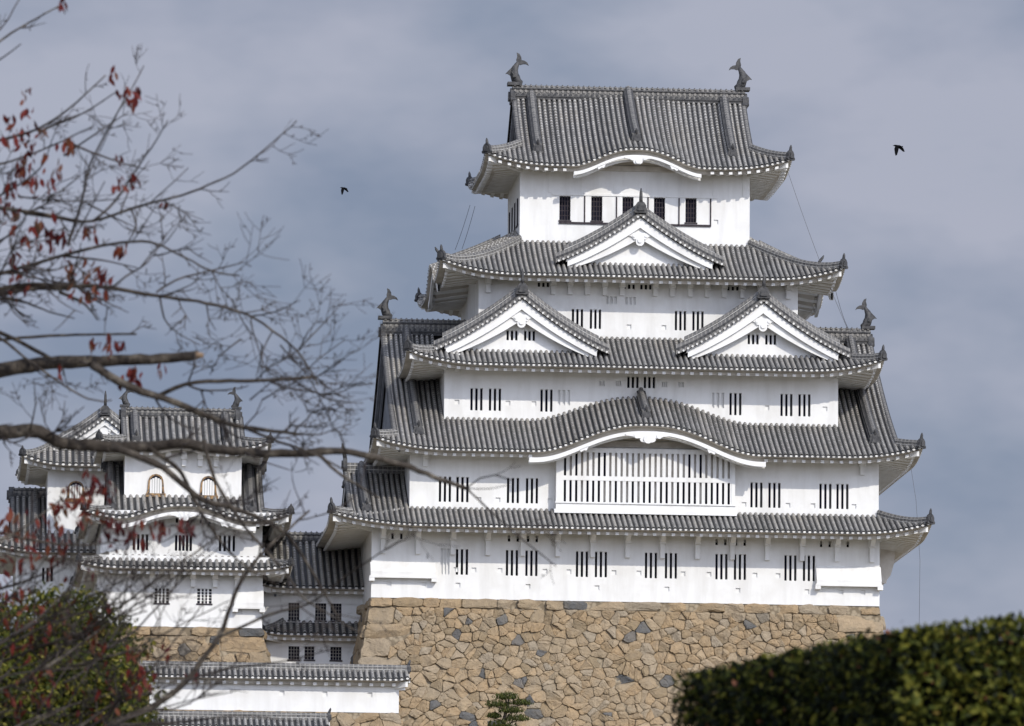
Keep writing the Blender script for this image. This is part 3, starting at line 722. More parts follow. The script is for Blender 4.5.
stone_mass('stone_rampart', 'tall tan stone base carrying the white main keep', -14.1, 14.1, 0.05, 21.5, 0, -10.5, .60, top_row=.52)

# ================================================================== main keep
KC = 1.03
keep = thing('castle_keep', 'tallest white plastered castle keep with five tiled roofs on the big stone base', 'castle', (KC, 11, 0))
Y1_, Y2_, Y3_, Y4_, Y5_ = 0.0, 0.3, 2.4, 4.5, 6.9
def pr(xs, y0, y1, style, w, h, slope=0.0185): return [(x-5, x+5, y0+(x-640)*slope, y1+(x-640)*slope, style, w, h) for x in xs]
w1 = pr([462, 512, 531.5, 582, 601, 651, 671, 721.5, 740, 790.5, 809], 552.3, 578, 'slit3', .68, 1.42)+pr([445], 552.3, 578, 'shut', .5, 1.42)
w1 += [(a, b, c, d, 'slit2', .62, .34) for a, b, c, d in ((507, 520, 535.5, 541.5), (527, 538, 536, 542), (715, 727, 539.5, 544.5), (735, 746, 540, 545), (820, 831, 541.5, 546.5), (839, 848, 541.5, 546.5), (392, 402, 533, 539))]
lp = []
for x in (428, 456, 474, 500, 545, 569, 614, 639, 683, 709, 755, 778): lp.append((x, 573.0+(x-640)*.0185))
for x in (389, 424, 458, 528, 597, 667, 738, 807, 841, 863): lp.append((x, 588.5+(x-640)*.0185))
storey(keep, -14.1, 14.1, Y1_, 21.5, -.02, 3.6, w1, lp)
w2 = pr([445, 462.5, 513, 532, 756.5, 774.5, 825.5, 842.5], 480, 505.5, 'slit3', .68, 1.40)
l2 = [(x, 502.5+(x-640)*.0185) for x in (479, 498, 550, 744, 788, 813, 854)]
storey(keep, KC-13.05, KC+13.05, Y2_, 21.4, 3.4, 7.9, w2, l2)
w3 = pr([476.5, 495, 546.5, 735.5, 786.5, 804.5], 391, 413.5, 'slit3', .68, 1.25)+pr([564, 718], 391, 407, 'shut', .68, .85)
w3 += [(627, 639, 376.5, 388, 'slit3', .64, .64), (643.5, 655.5, 376.7, 388.2, 'slit3', .64, .64)]
w3 += [(a, a+5, 381+q, 386+q, 'shut', .3, .28) for a, q in ((599.5, 0), (616, .2), (662, 1), (678.5, 1.2))]
l3 = [(x, 405.5+(x-640)*.0185) for x in (457, 508, 534, 767, 825)]
storey(keep, KC-11.03, KC+11.03, Y3_, 19.3, 7.0, 13.2, w3, l3)
w4 = pr([577.5, 595.5, 680.5, 698], 310.3, 329.5, 'slit3', .64, 1.10)
w4 += [(606, 617, 296.5, 304, 'shut', .6, .42), (625, 636, 297, 304.5, 'shut', .6, .42)]
w4 += [(a, b, c, d, 'slit3', .64, .36) for a, b, c, d in ((537, 550, 280.5, 287), (623.5, 635, 282.5, 289), (640, 652, 283, 289.5), (727, 739, 284, 290.5))]
l4 = [(x, 327+(x-640)*.0185) for x in (629, 664)]
storey(keep, KC-9.0, KC+9.0, Y4_, 17.3, 12.5, 18.45, w4, l4)
w5 = pr([565, 596.8, 628, 659.5, 691], 197.3, 221.5, 'grid', .63, 1.38)
storey(keep, KC-6.53, KC+6.53, Y5_, 15.1, 18.5, 25.0, w5, [(716, 222)])
# timber lines of the top storey's window band, posts
mb = MB(); zA = P(559, 221.8, Y5_)[1]; xA, xB = P(559, 222, Y5_)[0], P(711, 224.5, Y5_)[0]; zt = P(559, 195.5, Y5_)[1]
mb.box(xA, xB, Y5_-.10, Y5_-.003, zA-.10, zA-.0)
for x in (584.6, 616.5, 648, 679, 710.6):
    X = P(x, 210, Y5_)[0]; m2 = MB(); m2.box(X-.035, X+.035, Y5_-.05, Y5_-.004, zA+.002, zt); m2.build('window_post', 'dark_timber', keep)
mb.build('window_sill', 'dark_timber', keep)
for x in (551, 583.5, 616, 648.5, 683, 715, 745):
    X = P(x, 180, Y5_)[0]; mb = MB(); mb.box(X-.12, X+.12, Y5_-.035, Y5_-.002, zt+.15, 25.2); mb.build('wall_post', 'plaster', keep)
mb = MB(); mb.box(xA-.4, xB+.4, Y5_-.05, Y5_-.001, zt+.02, zt+.14); mb.build('wall_beam', 'plaster', keep)
# side windows of the top storey (left face)
for y in (8.4, 10.2, 12.0, 13.8):
    mb = MB(); X = KC-6.53-.004; mb.box(X-.05, X, y-.6, y+.6, zA-.12, zA-.02, 1); mb.add([(X-.01, y-.4, zA), (X-.01, y-.4, zt), (X-.01, y+.4, zt), (X-.01, y+.4, zA)], [(0, 1, 2, 3)], 0)
    mb.box(X-.04, X-.012, y-.02, y+.02, zA, zt, 1); mb.build('side_window', ['shadow_room', 'dark_timber'], keep)

# roof of the first storey
rf1 = Roof(-16.5, 16.6, -2.4, 23.9, 3.79, 1.20, dict(F=2.7, R=2.52, B=2.7, L=4.5), dict(F=2.7, R=2.52, B=2.7, L=4.5), 2.4, .62, .10, caps={'F': [(1.15, 4.48, 7.0)]})
rf1.dmax['L'] = 4.5
# the hip zone on the left would swallow the gable's slope: keep the corner short
rf1.knots = (lambda k, o=rf1: {'F': (1.15, 2.52), 'R': (2.7, 2.7), 'B': (2.52, 1.15), 'L': (2.7, 2.7)}[k])
_old = Roof.dlim
def dlim1(k, a, side=0):
    if k == 'F':
        if a < 1.15: return a*.6
        if a < 4.5: return 7.0
    if k == 'L': return min(4.5, a*4.5/2.7, (rf1.L['L']-a)*4.5/2.7)
    if k == 'B' and rf1.L['B']-a < 4.5: return min(2.7, (rf1.L['B']-a)*.6)
    return _old(rf1, k, a)
rf1.dlim = dlim1
r1 = roof_obj(keep, rf1, wtop=3.55)
# west dormer on the first roof: its ridge, back slope and gable edge
mb = MB(); p0 = rf1.p('F', 1.15, 7.0); p1 = rf1.p('F', 4.5, 7.0)
ridge(mb, [p0, p1], .24, .62); ridge(mb, [rf1.p('F', 1.2, .9+(7-.9)*i/8) for i in range(9)], .15, .26, .03)
mb.build('dormer_ridge', RIDGE, r1)
mb = MB(); vs = []
for i in range(9):
    for a in (1.15, 4.5):
        q = rf1.p('F', a, 7.0*i/8); vs.append((q[0], 2*p0[1]-q[1], q[2]))
mb.add(vs, [(2*i, 2*i+1, 2*i+3, 2*i+2) for i in range(8)]); mb.build('dormer_back_slope', 'tile_plain', r1)
mb = MB(); vs = []
for i in range(-8, 9):
    q = rf1.p('F', 1.15, 7.0-abs(i)*.78); vs += [(q[0]+.05, p0[1]+i*.78, q[2]-.05), (q[0]+.05, p0[1]+i*.78, q[2]-.6), (q[0]+.6, p0[1]+i*.78, q[2]-.1), (q[0]+.6, p0[1]+i*.78, 3.9)]
mb.add(vs, [(4*i+q, 4*i+4+q, 4*i+5+q, 4*i+1+q) for i in range(16) for q in (0, 2)]); mb.build('dormer_gable_wall', 'plaster', r1)
on = MB(); oni(on, p0+np.array((-.1, 0, .1)), (-1, 0), 1.1, .9, .2); on.build('end_tile', 'tile_plain', r1)
down_ridge(r1, rf1, P(366, 500, 0)[0], 6.9, 1.7, orn=.85)

# roof of the second storey: great hip-and-gable roof with a wave in its eave
ez2 = 8.06; e2 = KC-15.15
bump2 = (P(648, 440, -1.8)[0]-e2, 6.25, 1.58, .42)
rf2 = Roof(e2, KC+15.15, -1.8, 23.5, ez2, 8.05, dict(F=12.65, R=12.65, B=12.65, L=12.65), dict(F=12.65, R=1.2, B=12.65, L=1.2), 2.1, .62, .28,
           bumps={'F': bump2}, caps={'F': [(15.15-11.03, 15.15+11.03, 4.25)]})
r2 = roof_obj(keep, rf2, wtop=7.85)
main_ridge(r2, KC-13.95, KC+13.95, 10.85, 16.95, .95, .3, 1.0)
for sg in (-1, 1): side_gable(r2, rf2, sg, 0)
down_ridge(r2, rf2, P(415, 400, 3)[0], 12.3, 1.75, 14, .5, .95); down_ridge(r2, rf2, P(870, 420, 2)[0], 12.3, 1.75, 14, .5, .95)
wave_board(r2, rf2, e2+bump2[0], 6.55, .56, (1.25, .50))
down_ridge(r2, rf2, e2+bump2[0], 4.0, 1.0, 5, .5, .8)
# roof of the third storey with twin gables
rf3 = Roof(KC-13.25, KC+13.25, .12, 21.5, 13.08, 2.14, dict(F=4.35, R=4.25, B=4.3, L=4.25), dict(F=4.35, R=4.25, B=4.3, L=4.25), 2.22, .72, .22)
r3 = roof_obj(keep, rf3, wtop=13.15)
for (gx, gy) in ((522, 296.5), (763.5, 300.5)):
    X, Z = P(gx, gy, 1.5)
    f0 = P(gx, 0, 2.35)[0]
    wn_ = [(P(gx-8.2, 0, 2.35)[0]-f0, .62, P(gx, gy+39, 2.35)[1], .56), (P(gx+9.2, 0, 2.35)[0]-f0, .62, P(gx, gy+39, 2.35)[1], .56)]
    front_gable(keep, X, Z, 4.75, 3.05, 1.5, 4.5, .85, win=wn_, baseZ=14.3, bw=.90, spike=.85)
# roof of the fourth storey
bs = 21.5/2
rf4 = Roof(KC-11.3, KC+11.3, 2.2, 19.6, 18.45, 2.50, dict(F=4.7, R=4.77, B=4.5, L=4.77), dict(F=4.7, R=4.77, B=4.5, L=4.77), 2.3, .75, .25,
           bumps={'L': (10.0, 3.6, 1.35, .35), 'R': (7.4, 3.6, 1.35, .35)})
r4 = roof_obj(keep, rf4, wtop=18.3)
X, Z = P(640.5, 215, 3.4); front_gable(keep, X, Z, 4.6, 2.72, 3.4, 6.9, .75, baseZ=19.2, bw=.90, spike=.8)
for sg, k, a in ((-1, 'L', 10.0), (1, 'R', 7.4)):
    on = MB(); q = rf4.p(k, a, .4); oni(on, q, (sg, 0), .9, .5, .6); on.build('side_end_tile', 'tile_plain', r4)
    on = MB(); ridge(on, [rf4.p(k, a, .4+i*.5) for i in range(8)], .2, .45); on.build('side_ridge', RIDGE, r4)
    vs = []; mb = MB()
    for i in range(33):
        aa = a-3.7+7.4*i/32; o = rf4.p(k, aa, .1); vs += [(o[0], o[1], o[2]-.2), (o[0], o[1], o[2]-.62), (o[0]-sg*.15, o[1], o[2]-.62), (o[0]-sg*.15, o[1], o[2]-.2)]
    mb.add(vs, [(4*i+q, 4*i+(q+1) % 4, 4*i+4+(q+1) % 4, 4*i+4+q) for i in range(32) for q in range(4)]); mb.build('side_wave_board', 'plaster', r4)
# top roof
e5 = KC-8.6; b5 = (P(638, 160, 4.9)[0]-e5, 3.75, 1.02, .75)
rf5 = Roof(e5, KC+8.6, 4.85, 17.15, 25.08, 4.82, dict(F=6.15, R=6.15, B=6.15, L=6.15), dict(F=6.15, R=2.0, B=6.15, L=2.0), 2.05, .62, .28, bumps={'F': b5}, La=4.0, td=.12)
r5 = roof_obj(keep, rf5, wtop=24.9)
main_ridge(r5, KC-6.68, KC+6.68, 11.0, 30.6, .85, .3, 1.08)
for sg in (-1, 1): side_gable(r5, rf5, sg, 0)
for x, y in ((536.5, 150), (731, 150)): down_ridge(r5, rf5, P(x, y, 7)[0], 5.9, 1.35, 8, .5, .85)
down_ridge(r5, rf5, e5+b5[0], 5.9, 1.1, 8, .5, .85)
wave_board(r5, rf5, e5+b5[0], 3.6, .42, (.75, .42))
# lattice bay under the wave gable
bx0, bx1 = P(556, 490, -.35)[0], P(735, 490, -.35)[0]; bzt, bzb = P(640, 449, -.35)[1], P(640, 514.5, -.35)[1]
sx0, sx1 = P(562, 490, -.35)[0], P(731.5, 490, -.35)[0]
u1_, u0_ = P(640, 453.5, -.35)[1], P(640, 477, -.35)[1]; l1_, l0_ = P(640, 481.5, -.35)[1], P(640, 503, -.35)[1]
mb = MB(); holed(mb, bx0, bx1, bzb, bzt, -.42, [(sx0, sx1, u0_, u1_), (sx0, sx1, l0_, l1_)])
mb.box(bx0-.1, bx1+.1, -.52, -.423, bzb, bzb+.22); mb.box(bx0-.05, bx1+.05, -.50, -.424, bzb+.55, bzb+.62)
for xx in (bx0, bx1): mb.add([(xx, -.42, bzb), (xx, Y2_+.1, bzb), (xx, Y2_+.1, bzt), (xx, -.42, bzt)], [(0, 1, 2, 3)])
mb.add([(bx0, -.42, bzt), (bx1, -.42, bzt), (bx1, Y2_, bzt), (bx0, Y2_, bzt)], [(0, 1, 2, 3)])
mb.add([(bx0, -.42, bzb), (bx1, -.42, bzb), (bx1, Y2_, bzb), (bx0, Y2_, bzb)], [(0, 1, 2, 3)])
bay = mb.build('lattice_bay', 'plaster', keep)
mb = MB(); n = 30; pit = (sx1-sx0)/n
for i in range(n+1):
    xx = sx0+pit*i
    for z0, z1 in ((u0_, u1_), (l0_, l1_)): mb.box(xx-pit*.29, xx+pit*.29, -.40, -.29, z0-.01, z1+.01)
mb.build('lattice_bars', 'plaster', bay)
mb = MB(); rg = random.Random(4)
for i in range(n):                  # shutters behind the bars, some of them open
    xx = sx0+pit*i
    for z0, z1, pr_ in ((u0_, u1_, .25), (l0_, l1_, .6)):
        dk = rg.random() < pr_
        mb.add([(xx, -.17, z0-.02), (xx+pit, -.17, z0-.02), (xx+pit, -.17, z1+.02), (xx, -.17, z1+.02)], [(0, 1, 2, 3)], 1 if dk else 0)
mb.build('shutter', ['beige_plaster', 'shadow_room'], bay)
# carved beam and vents in the recess of the wave gable
mb = MB()
X, Z = P(646, 438, .25)
mb.box(X-4.2, X+4.2, .16, .297, Z-.55, Z-.20, 0)
for sg in (-1, 1):
    for k in range(3): mb.box(X+sg*1.75+k*.24-.3, X+sg*1.75+k*.24-.18, .2, .295, Z-.1, Z+.22, 1)
    mb.prism([(0.1, -.15), (.5, .25), (.9, .3), (1.15, .05), (1.3, -.15)], lambda p, h: np.array((X+sg*p[0], .18+h, Z+p[1])), .1, 0)
mb.build('carved_beam', ['beige_plaster', 'shadow_room'], r2)
mb = MB(); X, Z = P(638, 163, 6.9)
for sg in (-1, 1): mb.prism([(0.1, -.15), (.5, .2), (.9, .25), (1.2, .05), (1.4, -.15)], lambda p, h: np.array((X+sg*p[0], 6.76+h, Z+p[1])), .1, 0)
mb.box(X-2.2, X+2.2, 6.74, 6.893, Z-.5, Z-.2, 0)
mb.build('carved_beam', ['beige_plaster'], r5)
# brackets under the eaves
for i in range(15):
    x = 383+34.9*i; X, Z = P(x, 536+(x-640)*.0185, 0); bracket(keep, X, 0.0, 3.86, 1.45, 1.3)
for x in (488, 553, 570, 587, 604.5, 622, 655, 672, 690, 707, 724, 742, 760, 788): bracket(keep, P(x, 285, Y4_)[0], Y4_, 18.5, .85, .8)
for x in (425, 862): bracket(keep, P(x, 465, Y2_)[0], Y2_, 8.15, .85, .8)
for x in (457, 822): bracket(keep, P(x, 380, Y3_)[0], Y3_, 13.7, .8, .8)
# stone-drop chutes at both lower corners
a = P(371.5, 560, 0); b = P(435, 575, 0); chute(keep, -14.16, b[0], 0, a[1]-.1, P(400, 577, -.7)[1], .42)
a = P(816, 566, 0); b = P(884, 584, 0); chute(keep, a[0], 14.16, 0, a[1], P(850, 585.5, -.7)[1], .42)
# plastered bay hanging under the eave on the east wall
mb = MB(); prof = [(14.103, 3.75), (15.6, 3.55), (15.55, 2.9), (15.35, 2.2), (14.95, 1.65), (14.103, 1.35)]
mb.prism(prof, lambda p, h: np.array((p[0], 4.6+h, p[1])), 4.4); mb.box(14.103, 15.1, 4.5, 4.597, 1.72, 1.92); mb.build('side_bay', 'beige_plaster', keep)  # duller plaster puts the bay's shade into its colour
# lightning cables
def cable(pts, r=.013):
    mb = MB(); mb.tube(pts, r, 5); mb.build('lightning_cable', 'cable', keep)
def c3(x, y, Y): a, b = P(x, y, Y); return np.array((a, Y, b))
def sag(p, q, k=.4, n=10): return [p+(q-p)*i/n-np.array((0, 0, 4*k*(i/n)*(1-i/n))) for i in range(n+1)]
cable(sag(c3(788, 172, 5), c3(848, 330, 4), .3)); cable(sag(c3(836, 292, 6), c3(849, 330, 9), .2)); cable(sag(c3(470, 205, 16), c3(455, 250, 17), .1)); cable(sag(c3(475, 206, 15), c3(462, 249, 16), .1))
cable([c3(911, 468, 3), c3(916, 500, 3), c3(920, 560, 3), c3(919, 640, 3)], .011)

# ================================================================== smaller towers
def bell_window(parent, x, y0, y1, Y, hw):           # katomado: bell-shaped window with a gilt and black frame
    X, Zt = P(x, y0, Y); Zb = P(x, y1, Y)[1]; H = Zt-Zb
    half = [(hw*1.12, 0), (hw*1.0, H*.25), (hw*.95, H*.5), (hw*.90, H*.70), (hw*.74, H*.86), (hw*.45, H*.955), (0, H)]
    out = half+[(-a, b) for a, b in half[::-1][1:]]
    inn = [(a*.78, b*.84+.1) for a, b in out]; n = len(out); mb = MB()
    vs = [(X+a, Y-.10, Zb+b) for a, b in out]+[(X+a, Y-.10, Zb+b) for a, b in inn]+[(X+a, Y-.002, Zb+b) for a, b in out]+[(X+a, Y+.12, Zb+b) for a, b in inn]
    mb.add(vs, [(i, i+1, n+i+1, n+i) for i in range(n-1)]+[(2*n+i, 2*n+i+1, i+1, i) for i in range(n-1)]+[(n+i, n+i+1, 3*n+i+1, 3*n+i) for i in range(n-1)], 0)
    mb.add([(X+a, Y-.02, Zb+b) for a, b in inn], [tuple(range(n))], 1)
    mb.box(X-hw*1.2, X+hw*1.2, Y-.14, Y-.002, Zb-.12, Zb+.08, 0)
    o = mb.build('bell_window', ['gilt', 'shadow_room'], parent)
    mb = MB()
    for k in range(-2, 3): mb.box(X+k*hw*.3-.06, X+k*hw*.3+.06, Y-.08, Y-.025, Zb+.09, Zb+H*(.84-.05*abs(k)))
    mb.build('window_bars', 'plaster', o)
tw = thing('castle_tower', 'small white tower with two bell-shaped windows and an undulating lower eave', 'tower', (-26, 8, -8), 'smaller towers west of the keep')
TY, TY2 = 4.0, 5.6
def XZ(x, y, Y): return P(x, y, Y)
X0, X1 = P(97, 600, TY)[0], P(262.5, 600, TY)[0]; zb = P(180, 627, TY)[1]; zm = P(180, 556, TY)[1]; z2t = P(180, 512, TY)[1]
wA = [(154.6, 169, 588, 603, 'grid', .8, .82), (197, 212, 588.5, 603.5, 'grid', .8, .82)]
storey(tw, X0, X1, TY, TY+9.5, zb, zm, wA, [(225, 612), (240, 612)])
wB = [(133, 148, 534, 550, 'slit4', .86, .9), (175, 192, 534.5, 551, 'slit5', .95, .9), (219, 235, 535, 551.5, 'slit4', .9, .9), (176, 189, 517, 522.5, 'slit2', .75, .34), (200, 211, 517.5, 523, 'slit2', .65, .34)]
storey(tw, X0+.15, X1-.05, TY+.05, TY+9.4, zm, z2t, wB, [(206, 548)])
ez = P(185, 568, TY-1.6)[1]
q0, q1 = P(79, 560, TY-1.6)[0], P(291, 565, TY-1.6)[0]
rA = Roof(q0, q1, TY-1.6, TY+11.1, ez, .75, dict(F=1.68, R=1.62, B=1.7, L=1.62), dict(F=1.68, R=1.62, B=1.7, L=1.62), min(1.6, X0-q0), .3, .05, sp=.36, La=2.5, rr=.112)
roof_obj(tw, rA, rsc=.75, spike=.3, wtop=zm-.05)
for x in (107, 130, 152, 173, 193, 215, 237): bracket(tw, P(x, 580, TY)[0], TY, ez-.1, .8, .8)
ez = P(185, 519, TY-1.75)[1]; q0, q1 = P(84, 512, TY-1.75)[0], P(291, 512, TY-1.75)[0]
Rr_ = 6.4; rz = P(258, 467, 8.6)[1]
bX = P(184, 510, TY-1.75)[0]-q0
a_t0, a_t1 = P(124.5, 480, TY2)[0], P(241.5, 480, TY2)[0]
rB = Roof(q0, q1, TY-1.75, TY-1.75+2*Rr_, ez, rz-ez, {k: Rr_ for k in 'FRBL'}, dict(F=Rr_, R=1.5, B=Rr_, L=1.5), min(1.6, X0-q0), .45, .48, bumps={'F': (bX, 3.7, .78, 1.75)}, sp=.36, La=2.6, rr=.112, caps={'F': [(a_t0-q0, a_t1-q0, TY2-TY+1.75+.1)]})
r_ = roof_obj(tw, rB, rsc=.8, spike=.45, wtop=z2t-.05)
for sg in (-1, 1): side_gable(r_, rB, sg, 0)
main_ridge(r_, q0+1.3, q1-1.3, TY-1.75+Rr_, rz+.45, .6, .24, 0)
down_ridge(r_, rB, P(252, 500, 4)[0], 6.0, 1.5, 8, .4, .75); down_ridge(r_, rB, P(112, 500, 4)[0], 6.0, 1.5, 8, .4, .75)
wave_board(r_, rB, q0+bX, 4.0, .5, (.75, .4))
z3b, z3t = P(180, 505, TY2)[1], P(180, 452, TY2)[1]
storey(tw, a_t0, a_t1, TY2, TY2+6.2, z3b-1.5, z3t)
bell_window(tw, 156, 474, 495, TY2, .46); bell_window(tw, 208.5, 476, 497, TY2, .46)
ez = P(180, 449, TY2-1.5)[1]; q0, q1 = a_t0-1.5, a_t1+1.5; Rr_ = 4.6; zt = P(180, 408, 8.7)[1]
rC = Roof(q0, q1, TY2-1.5, TY2-1.5+2*Rr_, ez, zt-.55-ez, {k: Rr_ for k in 'FRBL'}, dict(F=Rr_, R=1.45, B=Rr_, L=1.45), 1.5, .5, .25, bumps={'F': (P(182, 440, 4.2)[0]-q0, 1.7, .3, .8)}, sp=.36, La=2.8, rr=.112)
r_ = roof_obj(tw, rC, rsc=.8, spike=.5, wtop=z3t-.05)
main_ridge(r_, a_t0-.05, a_t1-.1, TY2-1.5+Rr_, zt, .6, .24, .72)
for sg in (-1, 1): side_gable(r_, rC, sg, 0)
for x in (136, 227): down_ridge(r_, rC, P(x, 430, 6)[0], 4.4, 1.1, 7, .4, .7)
for x in (168, 184, 200, 216): bracket(tw, P(x, 460, TY2)[0], TY2, ez-.1, .7, .7)
a = P(234, 586, TY); b = P(261, 607, TY); chute(tw, a[0], X1+.05, TY, a[1], P(245, 608, TY-.6)[1], .4)
stone_mass('stone_rampart', 'tan stone base under the small tower with bell-shaped windows', X0, X1+.05, TY+.03, TY+9.4, zb, -10.5, .58, seed=8, top_row=.5)

# tower behind it, with a gable to the front
t2 = thing('castle_tower', 'partly hidden white tower whose triangular gable faces front, at far left', 'tower', (-34, 24, -8), 'smaller towers west of the keep')
UY = 18.0
X0, X1 = P(47.5, 490, UY)[0], P(140, 490, UY)[0]; zt = P(70, 474, UY)[1]; zb = P(70, 530, UY)[1]
storey(t2, X0, X1, UY, UY+7.5, zb-1, zt)
bell_window(t2, 76, 481, 500, UY, .5)
ez = P(65, 464, UY-1.5)[1]; q0, q1 = X0-1.5, X1+1.5; rn = (q1-q0)/2
ap = P(105, 417, UY-.2); ghw = 3.0
rD = Roof(q0, q1, UY-1.5, UY+9, ez, 1.9, dict(F=2.4, R=2.4, B=2.4, L=2.4), dict(F=2.4, R=2.4, B=2.4, L=2.4), 1.5, .5, .2, sp=.36, La=2.8, rr=.112)
roof_obj(t2, rD, rsc=.8, spike=.5, wtop=zt-1)
front_gable(t2, ap[0], ap[1], 3.4, 2.2, UY-.2, UY+7.5, .7, board=.5, spike=.9, ornsc=.85, bw=.9, baseZ=ez+1.2)
X0, X1 = P(16, 560, UY-1)[0], P(120, 560, UY-1)[0]; zb = P(50, 640, UY-1)[1]; zm = P(50, 553, UY-1)[1]
storey(t2, X0, X1, UY-1, UY+9, zb, zm+.4, [(43, 52, 568, 581, 'slit3', .62, .8), (24, 38, 569, 577, 'shut', .8, .5)])
ez = P(50, 551, UY-2.5)[1]; q0, q1 = X0-1.5, X1+1.5; zr = P(50, 497, UY+4)[1]
rE = Roof(q0, q1, UY-2.5, UY+10.5, ez, zr-ez, {k: 6.5 for k in 'FRBL'}, dict(F=6.5, R=1.3, B=6.5, L=1.3), 1.5, .5, .2, sp=.36, La=2.8, rr=.112, caps={'F': [(P(47.5, 490, UY)[0]-q0, q1-q0-2, 2.7)]})
r_ = roof_obj(t2, rE, rsc=.8, spike=.5, wtop=zm-.5)
side_gable(r_, rE, -1, 0); main_ridge(r_, q0+1.2, P(60, 490, UY+4)[0], UY+4, zr+.5, .6, .24, 0)
down_ridge(r_, rE, P(36, 520, UY)[0], 6.2, 1.5, 8, .4, .7)
stone_mass('stone_rampart', 'shaded stone base below the tower at far left, behind the green tree', X0, X1, UY-.9, UY+9, zb+.02, -10.5, .9, seed=21, top_row=.5, quoin=False)

# two-storey corridor between tower and keep
co = thing('corridor_building', 'low two-storey white corridor in shade between small tower and keep', 'building', (-19, 14, -8))
CY = 7.2
X0, X1 = P(263, 610, CY)[0], P(377, 610, CY)[0]
za, zb_ = P(310, 598, CY)[1], P(310, 672, CY)[1]; zc = P(310, 629, CY)[1]
wC = [(289, 299, 602, 620, 'grid', .62, 1.0), (315.5, 326, 602.5, 620.5, 'grid', .62, 1.0), (331, 341, 602.8, 620.8, 'grid', .62, 1.0)]
storey(co, X0, X1, CY, CY+6, zc, za+1.0, wC, [(350, 615)])
wD = [(289, 299, 643, 659.5, 'grid', .62, .92), (305, 314, 643, 659.5, 'grid', .55, .92), (331, 341, 643.5, 660, 'grid', .62, .92)]
storey(co, X0+.2, X1, CY-.15, CY+6, zb_-1, zc, wD, [(350, 654)])
ez = P(310, 587, CY-1.3)[1]; zr = P(300, 541, CY+3.2)[1]
rF = Roof(X0-.2, X1+1.5, CY-1.3, CY+7.7, ez, zr-ez, {k: 4.5 for k in 'FRBL'}, dict(F=4.5, R=.6, B=4.5, L=.6), 1.2, .2, .2, sp=.36, La=1.5, rr=.112)
r_ = roof_obj(co, rF, rsc=.7, spike=.25, wtop=za-.3)
main_ridge(r_, X0-.4, X1+.9, CY+3.2, zr+.5, .6, .24, 0); side_gable(r_, rF, -1, 0)
ez = P(310, 634, CY-1.3)[1]
rG = Roof(X0-.1, X1+1.2, CY-1.3, CY+7, ez, .75, {k: 1.2 for k in 'FRBL'}, {k: 1.2 for k in 'FRBL'}, 1.1, .15, .1, sp=.36, La=1.5, rr=.112)
roof_obj(co, rG, rsc=.7, spike=.25, wtop=zc-1)

# roofed plaster walls in front
def roofed_wall(label, x0, x1, Y, y_ridge, y_eave, y_bot, loops, end_ov=.55):
    o = thing('plaster_wall', label, 'wall', ((x0+x1)/2, Y, -9.6))
    xm = (330 if y_bot < 720 else 250)
    zr, ez, zb = P(xm, y_ridge, Y+.45)[1], P(xm, y_eave, Y-.75)[1], P(xm, y_bot, Y)[1]
    storey(o, x0, x1, Y, Y+.9, zb, ez-.1, (), loops)
    h = zr-.38-ez
    rf = Roof(x0-end_ov, x1+end_ov, Y-.75, Y+1.65, ez, h, dict(F=1.2, B=1.2, R=1.2, L=1.2), dict(F=1.2, B=1.2, R=.05, L=.05), .74, .12, .05, sp=.31, La=1.0, rr=.095)
    mb = MB(); rf.tiles(mb, ribs='F'); r = mb.build('roof', ['tile_pan', 'tile_rib', 'tile_end'], o)
    mb = MB(); rf.eaves(mb, rafter=.6, wtop=ez-.6); mb.build('eave', ['plaster', 'tile_plain', 'eave_shade_plaster'], r)
    mb = MB(); n = 30; ridge(mb, [(x0-end_ov+(x1-x0+2*end_ov)*i/n, Y+.45, zr-.40) for i in range(n+1)], .17, .42); mb.build('main_ridge', RIDGE, r)
    on = MB(); oni(on, (x1+end_ov+.05, Y+.45, zr-.5), (1, 0), .75, .3, .3); on.build('end_tile', 'tile_plain', r)
    mb = MB()
    for xx in (x0-end_ov+.04, x1+end_ov-.04): mb.prism([(-.70, ez-.15), (1.6, ez-.15), (.45, zr-.42)], lambda p, hh: np.array((xx-.04+hh, Y+p[0], p[1])), .08)
    mb.build('gable_end', 'plaster', r)
    return o, zb
WX0, WX1 = P(150, 690, -9)[0], P(399, 690, -9)[0]
_, zb = roofed_wall('long white plastered wall with grey tiled coping beside the big stone base', WX0, WX1, -9.0, 663, 678.5, 712, [(325, 694), (370, 695), (282, 693)])
stone_mass('stone_footing', 'low tan stone footing under the long white plastered wall', WX0, WX1+.05, -8.97, -8.1, zb, -10.8, .8, seed=31, top_row=0, quoin=False)
VX0, VX1 = P(-60, 720, -14)[0], P(326, 720, -14)[0]
roofed_wall('lower white wall of which only the tiled coping shows at the bottom edge', VX0, VX1, -14.0, 711, 727, 770, [], .2)

